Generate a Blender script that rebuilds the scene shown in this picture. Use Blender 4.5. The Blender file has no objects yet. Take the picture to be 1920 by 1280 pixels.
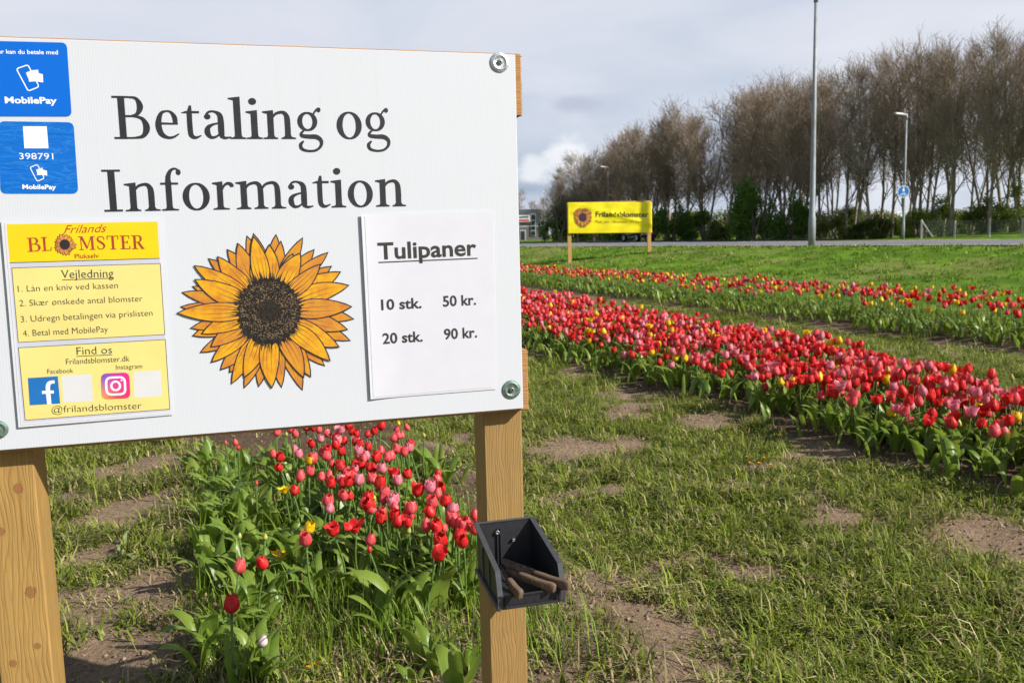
import bpy, math, random
import numpy as np
from mathutils import Vector
R = math.radians
rnd = random.Random(7)
rng = np.random.default_rng(7)
scene = bpy.context.scene
COL = scene.collection

# ------------------------------------------------------------------ camera
FPX = 1637.0
DN = np.array([322., 13360., 1637.]); DN /= np.linalg.norm(DN)
UPc = -DN
FWc = np.array([0, 0, 1.]) - UPc * UPc[2]; FWc /= np.linalg.norm(FWc)
RTc = np.cross(FWc, UPc)
MC = np.array([RTc, FWc, UPc])            # world = MC @ (right, down, forward)
CAM = np.array([0, 0, 1.4])
cd = bpy.data.cameras.new('camera'); cam = bpy.data.objects.new('camera', cd); COL.objects.link(cam)
from mathutils import Matrix
m4 = Matrix.Identity(4)
for i in range(3):
    m4[i][0] = MC[i][0]; m4[i][1] = -MC[i][1]; m4[i][2] = -MC[i][2]; m4[i][3] = CAM[i]
cam.matrix_world = m4
cd.sensor_width = 36; cd.lens = FPX / 1920 * 36
cd.clip_start = .05; cd.clip_end = 6000
cd.dof.use_dof = True; cd.dof.focus_distance = 2.3; cd.dof.aperture_fstop = 9.0
scene.camera = cam

# ------------------------------------------------------------------ light
TH = R(15.76)
U = np.array([math.cos(TH), math.sin(TH), 0]); NRM = np.array([U[1], -U[0], 0])
SUN = NRM * 1.0 + U * 1.17 + np.array([0, 0, 1.0]); SUN /= np.linalg.norm(SUN)
sl = bpy.data.lights.new('sun', 'SUN'); sl.energy = 5.0; sl.angle = R(.55); sl.color = (1, .955, .88)
so = bpy.data.objects.new('sun', sl); COL.objects.link(so)
so.rotation_euler = Vector(SUN).to_track_quat('Z', 'Y').to_euler(); so.location = (8, -5, 12)

class NT:
    """tiny node helper"""
    def __init__(s, tree): s.t = tree; s.n = tree.nodes; s.l = tree.links
    def N(s, typ, **kw):
        n = s.n.new(typ)
        for k, v in kw.items():
            if k == 'inp':
                for a, b in v.items():
                    if hasattr(b, 'is_linked') or isinstance(b, bpy.types.NodeSocket): s.l.new(b, n.inputs[a])
                    else: n.inputs[a].default_value = b
            else: setattr(n, k, v)
        return n
    def math(s, op, a, b=0.0, c=None):
        n = s.N('ShaderNodeMath', operation=op, inp={0: a, 1: b} if c is None else {0: a, 1: b, 2: c}); return n.outputs[0]
    def noise(s, vec, scale, detail=4, rough=.55, dist=0):
        n = s.N('ShaderNodeTexNoise', inp={'Vector': vec, 'Scale': scale, 'Detail': detail, 'Roughness': rough, 'Distortion': dist}); return n.outputs[0]
    def mapv(s, vec, scale=(1, 1, 1), loc=(0, 0, 0)):
        return s.N('ShaderNodeMapping', inp={'Vector': vec, 'Scale': scale, 'Location': loc}).outputs[0]
    def ramp(s, fac, stops):
        n = s.N('ShaderNodeValToRGB', inp={0: fac}); e = n.color_ramp.elements
        while len(e) < len(stops): e.new(.5)
        for q, (p, c) in zip(e, stops):
            q.position = p; q.color = tuple(c) + (1,) if len(c) == 3 else c
        return n.outputs[0]
    def mix(s, fac, a, b, mode='MIX'):
        n = s.N('ShaderNodeMix', data_type='RGBA', blend_type=mode)
        for i, v in ((0, fac), (6, a), (7, b)):
            if isinstance(v, bpy.types.NodeSocket): s.l.new(v, n.inputs[i])
            elif i == 0: n.inputs[0].default_value = v
            else: n.inputs[i].default_value = tuple(v) + (1,) if len(v) == 3 else v
        return n.outputs[2]

w = bpy.data.worlds.new('World'); scene.world = w; w.use_nodes = True
t = NT(w.node_tree); t.n.clear()
sky = t.N('ShaderNodeTexSky', sky_type='NISHITA', sun_disc=False, sun_elevation=math.asin(SUN[2]),
          sun_rotation=math.atan2(SUN[0], SUN[1]), air_density=1.0, dust_density=1.0)
bg1 = t.N('ShaderNodeBackground', inp={'Color': sky.outputs[0], 'Strength': .07})
tc = t.N('ShaderNodeTexCoord'); dv = tc.outputs['Generated']
sep = t.N('ShaderNodeSeparateXYZ', inp={0: dv})
zc = t.math('MAXIMUM', sep.outputs[2], .03)
pl = t.N('ShaderNodeCombineXYZ', inp={0: t.math('DIVIDE', sep.outputs[0], t.math('ADD', zc, .12)),
                                      1: t.math('DIVIDE', sep.outputs[1], t.math('ADD', zc, .12)), 2: 0.0}).outputs[0]
n1 = t.noise(pl, 1.1, 6, .5, .4)
n2 = t.noise(t.mapv(dv, (1, 1, 2.2)), 5.5, 7, .55, .3)
cc = t.ramp(n1, [(.25, (.51, .59, .73)), (.42, (.595, .64, .74)), (.58, (.65, .68, .765)), (.75, (.72, .745, .81))])
low = t.ramp(n2, [(.3, (.42, .50, .63)), (.46, (.52, .59, .70)), (.56, (.62, .665, .76)), (.70, (.74, .77, .83))])
lowf = t.N('ShaderNodeMapRange', inp={0: sep.outputs[2], 1: .06, 2: .2, 3: .9, 4: 0.0}).outputs[0]
c3 = t.mix(lowf, cc, low)
# a cumulus head low over the left end of the wood, and a few grey scraps above it
def pix_dir(x, y):
    v = MC @ np.array([x - 960, y - 640, FPX]); return v / np.linalg.norm(v)
def blob(px, py, rad, soft, squash=1.0):
    d = pix_dir(px, py)
    v = t.N('ShaderNodeVectorMath', operation='SUBTRACT', inp={0: dv, 1: tuple(d)}).outputs[0]
    v = t.mapv(v, (1, 1, squash))
    wob = t.noise(t.mapv(dv, (1, 1, 1.4), (px * .01, 0, 0)), 26, 6, .6)
    L = t.N('ShaderNodeVectorMath', operation='LENGTH', inp={0: v}).outputs['Value']
    L = t.math('ADD', L, t.math('MULTIPLY', t.math('SUBTRACT', wob, .5), rad * 1.3))
    return t.N('ShaderNodeMapRange', interpolation_type='SMOOTHSTEP', inp={0: L, 1: rad - soft, 2: rad, 3: 1.0, 4: 0.0}).outputs[0]
dk = (.36, .43, .55)
c3 = t.mix(t.math('MULTIPLY', blob(1010, 335, .055, .04, 1.5), .6), c3, dk)
c3 = t.mix(t.math('MULTIPLY', blob(1085, 195, .038, .03, 2.6), .65), c3, (.46, .48, .60))
c3 = t.mix(t.math('MULTIPLY', blob(1062, 295, .030, .018, 1.1), .9), c3, (.84, .86, .90))
c3 = t.mix(t.math('MULTIPLY', blob(1000, 318, .028, .018, 1.2), .85), c3, (.84, .86, .90))
c3 = t.mix(t.math('MULTIPLY', blob(990, 352, .03, .025, 3.2), .55), c3, (.30, .38, .50))
bg2 = t.N('ShaderNodeBackground', inp={'Color': c3, 'Strength': .76})
blue = t.N('ShaderNodeMapRange', inp={0: n1, 1: .25, 2: .5, 3: .86, 4: 1.0}).outputs[0]
overhead_dim = t.N('ShaderNodeMapRange', interpolation_type='SMOOTHSTEP', inp={0: sep.outputs[2], 1: .27, 2: .5, 3: 1.0, 4: .08}).outputs[0]   # unseen sky overhead darkened to cut the fill light
blue = t.math('MULTIPLY', blue, overhead_dim)
mx = t.N('ShaderNodeMixShader', inp={0: blue, 1: bg1.outputs[0], 2: bg2.outputs[0]})
wo = t.N('ShaderNodeOutputWorld', inp={0: mx.outputs[0]})
vs = scene.view_settings
vs.view_transform = 'Standard'; vs.look = 'None'; vs.exposure = .55; vs.gamma = 1; vs.use_curve_mapping = False

# ------------------------------------------------------------------ helpers
def link(name, me, parent=None):
    o = bpy.data.objects.new(name, me); COL.objects.link(o)
    if parent is not None: o.parent = parent
    return o
def tag(o, label=None, cat=None, group=None, kind=None):
    for k, v in (('label', label), ('category', cat), ('group', group), ('kind', kind)):
        if v: o[k] = v
    return o
def empty(name, loc, rz=0, label=None, cat=None, group=None):
    o = bpy.data.objects.new(name, None); COL.objects.link(o)
    o.location = tuple(loc); o.rotation_euler = (0, 0, rz); o.empty_display_size = .1
    return tag(o, label, cat, group)
def mkmesh(name, verts, faces, mats=(), fm=None, smooth=False):
    me = bpy.data.meshes.new(name)
    me.from_pydata([tuple(map(float, v)) for v in verts], [], [tuple(map(int, f)) for f in faces])
    for m in (mats if isinstance(mats, (list, tuple)) else [mats]): me.materials.append(m)
    if fm is not None: me.polygons.foreach_set('material_index', np.array(fm, dtype=np.int32))
    if smooth: me.polygons.foreach_set('use_smooth', np.ones(len(me.polygons), dtype=bool))
    me.update(); return me
def part(name, verts, faces, mats, parent=None, fm=None, smooth=False):
    return link(name, mkmesh(name, verts, faces, mats, fm, smooth), parent)
def npmesh(name, V, quads=None, tris=None, mats=(), col=None, smooth=False, qmat=None, tmat=None, colname='Col'):
    """fast mesh out of numpy arrays"""
    me = bpy.data.meshes.new(name)
    nq = 0 if quads is None else len(quads); nt = 0 if tris is None else len(tris)
    me.vertices.add(len(V)); me.vertices.foreach_set('co', np.asarray(V, np.float32).ravel())
    loops = []
    if nq: loops.append(np.asarray(quads, np.int32).ravel())
    if nt: loops.append(np.asarray(tris, np.int32).ravel())
    loops = np.concatenate(loops)
    me.loops.add(len(loops)); me.loops.foreach_set('vertex_index', loops)
    st = np.concatenate([np.arange(nq) * 4, nq * 4 + np.arange(nt) * 3]).astype(np.int32)
    me.polygons.add(nq + nt); me.polygons.foreach_set('loop_start', st)
    for m in (mats if isinstance(mats, (list, tuple)) else [mats]): me.materials.append(m)
    if qmat is not None or tmat is not None:
        mi = np.concatenate([np.zeros(nq, np.int32) if qmat is None else np.asarray(qmat, np.int32),
                             np.zeros(nt, np.int32) if tmat is None else np.asarray(tmat, np.int32)])
        me.polygons.foreach_set('material_index', mi)
    if smooth: me.polygons.foreach_set('use_smooth', np.ones(nq + nt, dtype=bool))
    me.update(calc_edges=True)
    if col is not None:
        a = me.attributes.new(colname, 'FLOAT_COLOR', 'POINT')
        c = np.ones((len(V), 4), np.float32); c[:, :col.shape[1]] = col
        a.data.foreach_set('color', c.ravel())
    return me

class MB:
    """collects boxes, tubes, lofts"""
    def __init__(s): s.v = []; s.f = []; s.m = []
    def add(s, v, f, m=0):
        o = len(s.v); s.v += [tuple(p) for p in v]; s.f += [tuple(i + o for i in q) for q in f]; s.m += [m] * len(f)
    def box(s, x0, x1, y0, y1, z0, z1, m=0, bev=0):
        if bev:
            b = bev
            ring = lambda xa, xb, ya, yb, z: [(xa + b, ya, z), (xb - b, ya, z), (xb, ya + b, z), (xb, yb - b, z), (xb - b, yb, z), (xa + b, yb, z), (xa, yb - b, z), (xa, ya + b, z)]
            rows = [ring(x0 + b, x1 - b, y0 + b, y1 - b, z0), ring(x0, x1, y0, y1, z0 + b), ring(x0, x1, y0, y1, z1 - b), ring(x0 + b, x1 - b, y0 + b, y1 - b, z1)]
            s.loft(rows, m, cap=True); return
        v = [(x, y, z) for z in (z0, z1) for y in (y0, y1) for x in (x0, x1)]
        s.add(v, [(0, 2, 3, 1), (4, 5, 7, 6), (0, 1, 5, 4), (2, 6, 7, 3), (0, 4, 6, 2), (1, 3, 7, 5)], m)
    def loft(s, rows, m=0, cap=True, closed=True):
        k = len(rows[0]); v = [p for r in rows for p in r]; f = []
        for i in range(len(rows) - 1):
            for j in range(k if closed else k - 1):
                a = i * k + j; b = i * k + (j + 1) % k; f.append((a, b, b + k, a + k))
        if cap: f.append(tuple(range(k - 1, -1, -1))); f.append(tuple((len(rows) - 1) * k + j for j in range(k)))
        s.add(v, f, m)
    def tube(s, pts, rad, n=8, m=0, cap=True):
        pts = [np.array(p, float) for p in pts]; rows = []
        if not hasattr(rad, '__len__'): rad = [rad] * len(pts)
        for i, p in enumerate(pts):
            d = pts[min(i + 1, len(pts) - 1)] - pts[max(i - 1, 0)]; d /= np.linalg.norm(d) + 1e-12
            a = np.array([1, 0, 0]) if abs(d[0]) < .8 else np.array([0, 1., 0])
            e1 = np.cross(d, a); e1 /= np.linalg.norm(e1); e2 = np.cross(d, e1)
            rows.append([p + rad[i] * (math.cos(2 * math.pi * k / n) * e1 + math.sin(2 * math.pi * k / n) * e2) for k in range(n)])
        s.loft(rows, m, cap)
    def build(s, name, mats, parent=None, smooth=False):
        return part(name, s.v, s.f, mats, parent, s.m, smooth)

# ------------------------------------------------------------------ materials
def newmat(name):
    m = bpy.data.materials.new(name); m.use_nodes = True; t = NT(m.node_tree); t.n.clear()
    o = t.N('ShaderNodeOutputMaterial'); return m, t, o
def pbsdf(t, o, **inp):
    b = t.N('ShaderNodeBsdfPrincipled', inp={k.replace('_', ' '): (v if not isinstance(v, tuple) or len(v) != 3 else v + (1,)) for k, v in inp.items()})
    t.l.new(b.outputs[0], o.inputs[0]); return b
def plain(name, c, rough=.5, metal=0, var=.12, scale=20, bump=0, spec=.4, emis=None):
    m, t, o = newmat(name)
    co = t.N('ShaderNodeTexCoord').outputs['Object']
    n = t.noise(co, scale, 5)
    c2 = tuple(max(0, x * (1 - var)) for x in c); c1 = tuple(min(1, x * (1 + var)) for x in c)
    col = t.ramp(n, [(.3, c2), (.7, c1)])
    b = pbsdf(t, o, Base_Color=col, Roughness=rough, Metallic=metal, Specular_IOR_Level=spec)
    if bump:
        bp = t.N('ShaderNodeBump', inp={'Strength': bump, 'Distance': .01, 'Height': n}); t.l.new(bp.outputs[0], b.inputs['Normal'])
    return m
def wood(name, c_light, c_dark, axis='Z', knots=(), pitch=.011, seed=0., rough=.55):
    """planed softwood: growth-ring lines along one axis, bent round its knots"""
    m, t, o = newmat(name)
    co = t.N('ShaderNodeTexCoord').outputs['Object']
    sp = t.N('ShaderNodeSeparateXYZ', inp={0: co}).outputs
    X, Zz, Yy = (sp[0], sp[2], sp[1]) if axis == 'Z' else (sp[2], sp[0], sp[1])
    lowv = t.N('ShaderNodeCombineXYZ', inp={0: t.math('MULTIPLY', X, 9), 1: t.math('MULTIPLY', Yy, 9), 2: t.math('MULTIPLY', Zz, 1.5)}).outputs[0]
    lowv = t.mapv(lowv, loc=(seed, seed * .7, seed * 1.3))
    warp = t.noise(lowv, 1.0, 3, .5)
    q = t.math('ADD', t.math('ADD', X, t.math('MULTIPLY', Yy, .9)), t.math('ADD', t.math('MULTIPLY', warp, .13), t.math('MULTIPLY', t.noise(lowv, 6.0, 2), .012)))
    kd = None
    for kx, kz, kr in knots:
        dx = t.math('DIVIDE', t.math('SUBTRACT', X, kx), kr * 1.5); dz = t.math('DIVIDE', t.math('SUBTRACT', Zz, kz), kr * 3.2)
        g = t.math('POWER', 2.718, t.math('MULTIPLY', t.math('ADD', t.math('MULTIPLY', dx, dx), t.math('MULTIPLY', dz, dz)), -1.0))
        q = t.math('ADD', q, t.math('MULTIPLY', t.math('MULTIPLY', g, dx), -kr * 1.0))
        ex = t.math('DIVIDE', t.math('SUBTRACT', X, kx), kr); ez = t.math('DIVIDE', t.math('SUBTRACT', Zz, kz), kr * 1.15)
        e = t.math('SQRT', t.math('ADD', t.math('MULTIPLY', ex, ex), t.math('MULTIPLY', ez, ez)))
        e = t.math('ADD', e, t.math('MULTIPLY', t.noise(co, 90, 4, .65), 1.3)); e = t.math('SUBTRACT', e, .35)
        kd = e if kd is None else t.math('MINIMUM', kd, e)
    fib = t.noise(t.N('ShaderNodeCombineXYZ', inp={0: t.math('MULTIPLY', X, 300), 1: t.math('MULTIPLY', Yy, 300), 2: t.math('MULTIPLY', Zz, 9)}).outputs[0], 1.0, 4, .6)
    s = t.math('SINE', t.math('ADD', t.math('MULTIPLY', q, 2 * math.pi / pitch), t.math('ADD', t.math('MULTIPLY', fib, 1.6), t.math('MULTIPLY', t.noise(lowv, 14.0, 4, .7), 3.2))))
    s = t.math('ADD', t.math('MULTIPLY', s, .5), .5)
    s2 = t.math('POWER', s, 4.0)
    tone = t.noise(lowv, 2.2, 4, .6)
    lt = t.mix(tone, c_light, tuple(a * .72 for a in c_light))
    c = t.mix(t.math('MULTIPLY', t.math('MULTIPLY', s2, t.N('ShaderNodeMapRange', inp={0: t.noise(lowv, 5.0, 3), 1: .3, 2: .7, 3: .05, 4: .42}).outputs[0]), .9), lt, c_dark)
    c = t.mix(t.math('MULTIPLY', t.math('SUBTRACT', fib, .42), 1.3), c, c_dark)
    crk = t.N('ShaderNodeMapRange', inp={0: t.noise(t.N('ShaderNodeCombineXYZ', inp={0: t.math('MULTIPLY', X, 160), 1: t.math('MULTIPLY', Yy, 160), 2: t.math('MULTIPLY', Zz, 3.2)}).outputs[0], 1.0, 3, .5), 1: .70, 2: .78, 3: 0.0, 4: .75}).outputs[0]
    c = t.mix(crk, c, tuple(x * .45 for x in c_dark))
    c = t.mix(t.math('MULTIPLY', t.math('SUBTRACT', t.noise(co, 14, 5, .65), .42), 1.1), c, tuple(x * .55 + .02 for x in c_light))
    if kd is not None:
        kf = t.N('ShaderNodeMapRange', interpolation_type='SMOOTHSTEP', inp={0: kd, 1: 1.0, 2: 1.5, 3: 1.0, 4: 0.0}).outputs[0]
        rg = t.math('ADD', t.math('MULTIPLY', t.math('SINE', t.math('MULTIPLY', kd, 16)), .25), .5)
        c = t.mix(kf, c, t.mix(rg, (.17, .075, .028), (.33, .15, .055)))
        rim = t.N('ShaderNodeMapRange', interpolation_type='SMOOTHSTEP', inp={0: t.math('ABSOLUTE', t.math('SUBTRACT', kd, 1.3)), 1: 0.0, 2: .22, 3: .7, 4: 0.0}).outputs[0]
        c = t.mix(rim, c, (.19, .085, .025))
    b = pbsdf(t, o, Base_Color=c, Roughness=rough, Specular_IOR_Level=.3)
    h = t.math('SUBTRACT', t.math('MULTIPLY', fib, .5), t.math('MULTIPLY', s2, .6))
    bp = t.N('ShaderNodeBump', inp={'Strength': .5, 'Distance': .0016, 'Height': h}); t.l.new(bp.outputs[0], b.inputs['Normal'])
    return m
def leafy(name, c1, c2, rough=.45, trans=.3, attr='Col', stripe=True):
    """thin plant tissue; attribute R = along, G = across (0 mid .. 1 edge), B = per-piece tint"""
    m, t, o = newmat(name)
    a = t.N('ShaderNodeAttribute', attribute_name=attr)
    s = t.N('ShaderNodeSeparateColor', inp={0: a.outputs['Color']}).outputs
    oi = t.N('ShaderNodeObjectInfo').outputs['Random']
    f = t.math('FRACT', t.math('ADD', s[2], oi))
    c = t.mix(f, c1, c2)
    nz = t.noise(t.N('ShaderNodeTexCoord').outputs['Object'], 9 if stripe else 1.2, 4, .6)
    c = t.mix(t.math('MULTIPLY', t.math('SUBTRACT', nz, .4), 1.2), c, tuple(x * q_ for x, q_ in zip(c2, (1.35, 1.1, .9))))
    if stripe:
        v = t.math('SINE', t.math('MULTIPLY', s[1], 40)); c = t.mix(t.math('MULTIPLY', t.math('ADD', v, 1.0), .12), c, tuple(min(1, x * 1.8) for x in c1))
        c = t.mix(t.N('ShaderNodeMapRange', inp={0: s[1], 1: .86, 2: 1.0, 3: 0.0, 4: .45}).outputs[0], c, (.30, .36, .14))
    b = t.N('ShaderNodeBsdfPrincipled', inp={'Base Color': c, 'Roughness': rough, 'Specular IOR Level': .35})
    tr = t.N('ShaderNodeBsdfTranslucent', inp={'Color': t.mix(.5, c, (.42, .58, .06))})
    mx = t.N('ShaderNodeMixShader', inp={0: trans, 1: b.outputs[0], 2: tr.outputs[0]}); t.l.new(mx.outputs[0], o.inputs[0])
    return m
def petalmat(name, base, edge, foot, trans=.28):
    m, t, o = newmat(name)
    a = t.N('ShaderNodeAttribute', attribute_name='Col')
    s = t.N('ShaderNodeSeparateColor', inp={0: a.outputs['Color']}).outputs
    oi = t.N('ShaderNodeObjectInfo').outputs['Random']
    f = t.math('FRACT', t.math('ADD', t.math('MULTIPLY', s[2], 7.13), oi))
    c = t.mix(t.N('ShaderNodeMapRange', interpolation_type='SMOOTHSTEP', inp={0: s[1], 1: .25, 2: 1.0, 3: 0.0, 4: .8}).outputs[0], base, edge)
    c = t.mix(t.N('ShaderNodeMapRange', interpolation_type='SMOOTHSTEP', inp={0: s[0], 1: 0.0, 2: .22, 3: .8, 4: 0.0}).outputs[0], c, foot)
    c = t.mix(t.math('MULTIPLY', f, .4), c, tuple(x * .62 for x in base))
    st = t.math('SINE', t.math('MULTIPLY', s[1], 55)); c = t.mix(t.math('MULTIPLY', t.math('ADD', st, 1.0), .06), c, tuple(x * .5 for x in base))
    b = t.N('ShaderNodeBsdfPrincipled', inp={'Base Color': c, 'Roughness': .42, 'Specular IOR Level': .3})
    tr = t.N('ShaderNodeBsdfTranslucent', inp={'Color': c})
    mx = t.N('ShaderNodeMixShader', inp={0: trans, 1: b.outputs[0], 2: tr.outputs[0]}); t.l.new(mx.outputs[0], o.inputs[0])
    return m
def colmat(name, rough=.6, trans=.2):
    m, t, o = newmat(name)
    a = t.N('ShaderNodeAttribute', attribute_name='Col').outputs['Color']
    b = t.N('ShaderNodeBsdfPrincipled', inp={'Base Color': a, 'Roughness': rough, 'Specular IOR Level': .25})
    tr = t.N('ShaderNodeBsdfTranslucent', inp={'Color': a})
    mx = t.N('ShaderNodeMixShader', inp={0: trans, 1: b.outputs[0], 2: tr.outputs[0]}); t.l.new(mx.outputs[0], o.inputs[0])
    return m

# ------------------------------------------------------------------ noise and terrain
def _h(ix, iy, s):
    h = (ix.astype(np.int64) * 374761393 + iy.astype(np.int64) * 668265263 + s * 1442695041) & 0x7fffffff
    h = ((h ^ (h >> 13)) * 1274126177) & 0x7fffffff
    return ((h ^ (h >> 16)) & 0xffff) / 65535.0
def vn(x, y, s=0):
    x = np.asarray(x, float); y = np.asarray(y, float)
    ix = np.floor(x); iy = np.floor(y); fx = x - ix; fy = y - iy; fx = fx * fx * (3 - 2 * fx); fy = fy * fy * (3 - 2 * fy)
    a = _h(ix, iy, s); b = _h(ix + 1, iy, s); c = _h(ix, iy + 1, s); d = _h(ix + 1, iy + 1, s)
    return (a + (b - a) * fx) * (1 - fy) + (c + (d - c) * fx) * fy
def fbm(x, y, s=0, o=4):
    r = 0; a = .5; f = 1; tot = 0
    for i in range(o): r = r + a * vn(np.asarray(x) * f, np.asarray(y) * f, s + i * 17); tot += a; a *= .5; f *= 2.03
    return r / tot
ROWD = np.array([-.36, .933]); ROWN = np.array([.933, .36])
ROADD = np.array([-.553, .833]); ROADN = np.array([.833, .553])
def rown(x, y): return x * ROWN[0] + y * ROWN[1]
def roadn(x, y): return x * ROADN[0] + y * ROADN[1]
NP = ([0, 14, 18.5, 21, 23.6, 25.4, 26.1, 33.9, 34.3, 42, 50, 62, 400], [0, .05, .1, .34, .74, .735, .70, .70, .71, .52, .44, .40, .4])
def g0(x, y):
    n = roadn(x, y)
    z = np.interp(n, NP[0], NP[1])
    z = z + .42 * np.exp(-((x - 38) / 8.) ** 2 - ((y - 60) / 4.) ** 2)
    return z
def g(x, y):
    x = np.asarray(x, float); y = np.asarray(y, float)
    near = np.clip(1.6 - np.hypot(x, y) / 20, 0, 1)
    z = g0(x, y)
    rn = rown(x, y)
    bump = (fbm(x * 1.3, y * 1.3, 3) - .5) * .07 + (fbm(x * 7, y * 7, 9) - .5) * .028 + (fbm(x * 28, y * 28, 5, 3) - .5) * .012 * near
    off = (roadn(x, y) < 25.5)
    z = z + bump * near * off + (fbm(x * .8, y * .8, 21) - .5) * .18 * ((roadn(x, y) > 13) & off) * np.clip((roadn(x, y) - 13) / 4, 0, 1) * np.clip((25.3 - roadn(x, y)) / 3, 0, 1)
    for a, b in ((-.1, 1.5), (3.85, 5.9), (8.3, 9.9)):            # slightly raised beds
        z = z + .05 * np.clip((rn - a + .25) / .35, 0, 1) * np.clip((b + .25 - rn) / .35, 0, 1)
    return z
def ray(x, y): return MC @ np.array([x - 960., y - 640., FPX])
def hit(x, y, h=0.0):
    """where the sight line through a photo pixel meets the terrain raised by h"""
    d = ray(x, y); d = d / d[1]; Y = 1.2
    f = lambda Y: CAM[2] + d[2] * Y - float(g(d[0] * Y, Y)) - h
    prev = Y
    while Y < 400:
        if f(Y) < 0: break
        prev = Y; Y *= 1.03
    a, b = prev, Y
    for _ in range(30):
        mI = (a + b) / 2
        if f(mI) > 0: a = mI
        else: b = mI
    return np.array([d[0] * b, b, float(g(d[0] * b, b))])
def at(x, y, Y):
    d = ray(x, y); return CAM + d / d[1] * Y

PATCH = [(1190, 1170, .42), (1100, 1110, .3), (1060, 845, .45), (1215, 735, .5), (1560, 850, .35), (1850, 1010, .45), (270, 880, .40), (250, 960, .36), (240, 1120, .36),
         (220, 1240, .4), (850, 900, .4), (820, 960, .3), (620, 1160, .22), (1330, 790, .3), (1120, 690, .4), (1000, 560, .4), (1290, 1250, .22), (1420, 1080, .16)]
PATCH = [(hit(x, y), r) for x, y, r in PATCH]
def soil(x, y):
    """0 turf .. 1 bare earth"""
    rn = rown(x, y) + (fbm(x * 2.2, y * 2.2, 31) - .5) * .7
    s = np.clip((fbm(x * 2.6, y * 2.6, 41) - .63) * 7, 0, .8)
    for a, b, e in ((-.15, 1.6, .3), (3.68, 6.0, .2), (8.15, 9.9, .15)):
        s = np.maximum(s, np.clip((rn - a) / e, 0, 1) * np.clip((b - rn) / e, 0, 1))
    wob = (fbm(x * 6, y * 6, 55) - .5) * .9
    for p, r in PATCH:
        d = np.hypot((x - p[0]) * .85, y - p[1]) / (r * .80)
        s = np.maximum(s, np.clip(1.35 - d + wob, 0, 1))
    return np.where(rown(x, y) > 10.3, np.clip(s - .75, 0, 1) * 1.2, s)

# ------------------------------------------------------------------ ground sheet
def axis(a, segs):
    r = [a]
    for b, step in segs:
        k = max(1, int(round((b - r[-1]) / step))); r += list(np.linspace(r[-1], b, k + 1)[1:])
    return np.array(r)
xs = axis(-3000, [(-400, 650), (-60, 60), (-14, 6), (-5, .45), (-2.6, .08), (4.6, .038), (9, .09), (20, .35), (60, 2), (300, 30), (3000, 600)])
ys = axis(-300, [(-20, 70), (0, 4), (2, .25), (6.5, .035), (10, .06), (17, .16), (30, .4), (66, .8), (140, 5), (400, 40), (3500, 600)])
GX, GY = np.meshgrid(xs, ys); GZ = g(GX, GY)
V = np.stack([GX, GY, GZ], -1).reshape(-1, 3)
nx = len(xs); ii, jj = np.meshgrid(np.arange(len(ys) - 1), np.arange(nx - 1), indexing='ij')
a0 = (ii * nx + jj).ravel(); quads = np.stack([a0, a0 + 1, a0 + nx + 1, a0 + nx], -1)
sm = soil(GX, GY).ravel()
lush = np.clip((rown(GX, GY) - 9.6) / 1.2, 0, 1).ravel()
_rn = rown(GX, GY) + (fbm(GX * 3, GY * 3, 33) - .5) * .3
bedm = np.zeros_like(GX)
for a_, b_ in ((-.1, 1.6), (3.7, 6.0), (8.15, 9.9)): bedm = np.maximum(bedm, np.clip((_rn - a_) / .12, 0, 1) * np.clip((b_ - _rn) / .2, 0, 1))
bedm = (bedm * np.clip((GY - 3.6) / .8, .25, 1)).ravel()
mg, t, o = newmat('meadow_ground')
co = t.N('ShaderNodeTexCoord').outputs['Object']
a = t.N('ShaderNodeAttribute', attribute_name='Col'); s = t.N('ShaderNodeSeparateColor', inp={0: a.outputs['Color']}).outputs
nA = t.noise(co, 3.0, 8, .6); nB = t.noise(co, 40, 6, .65); nC = t.noise(co, .35, 5, .6)
dirt = t.ramp(nB, [(.25, (.14, .092, .058)), (.5, (.275, .192, .128)), (.72, (.38, .28, .195))])
dirt = t.mix(t.math('MULTIPLY', nA, .55), dirt, (.225, .155, .10))
dirt = t.mix(t.math('MULTIPLY', s[2], .85), dirt, t.ramp(nB, [(.3, (.05, .033, .021)), (.7, (.12, .08, .053))]))  # darker bed soil, with the shade under the tulip leaves painted in
turf = t.ramp(nB, [(.25, (.05, .07, .014)), (.5, (.12, .145, .03)), (.72, (.27, .235, .085))])
lsh = t.ramp(nB, [(.25, (.085, .17, .010)), (.55, (.14, .25, .016)), (.8, (.20, .30, .03))])
lsh = t.mix(t.ramp(t.noise(t.mapv(co, (1, 1, 1)), 1.1, 6, .65), [(.42, (.75,) * 3), (.62, (0, 0, 0))]), lsh, (.055, .12, .010))
lsh = t.mix(t.ramp(nC, [(.48, (0, 0, 0)), (.68, (.8, .8, .8))]), lsh, (.24, .22, .075))
tf = t.mix(s[1], turf, lsh)
fac = t.N('ShaderNodeMapRange', interpolation_type='SMOOTHSTEP', inp={0: t.math('ADD', s[0], t.math('MULTIPLY', t.math('SUBTRACT', nB, .5), .5)), 1: .3, 2: .6, 3: 0.0, 4: 1.0}).outputs[0]
c = t.mix(fac, tf, dirt)
b = pbsdf(t, o, Base_Color=c, Roughness=.95, Specular_IOR_Level=.1)
bp = t.N('ShaderNodeBump', inp={'Strength': 1.0, 'Distance': .02, 'Height': t.math('ADD', nB, t.math('MULTIPLY', t.noise(co, 130, 4, .7), .35))}); t.l.new(bp.outputs[0], b.inputs['Normal'])
link('ground', npmesh('ground', V, quads, None, mg, np.stack([sm, lush, bedm], -1), smooth=True)).__setitem__('kind', 'structure')

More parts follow.
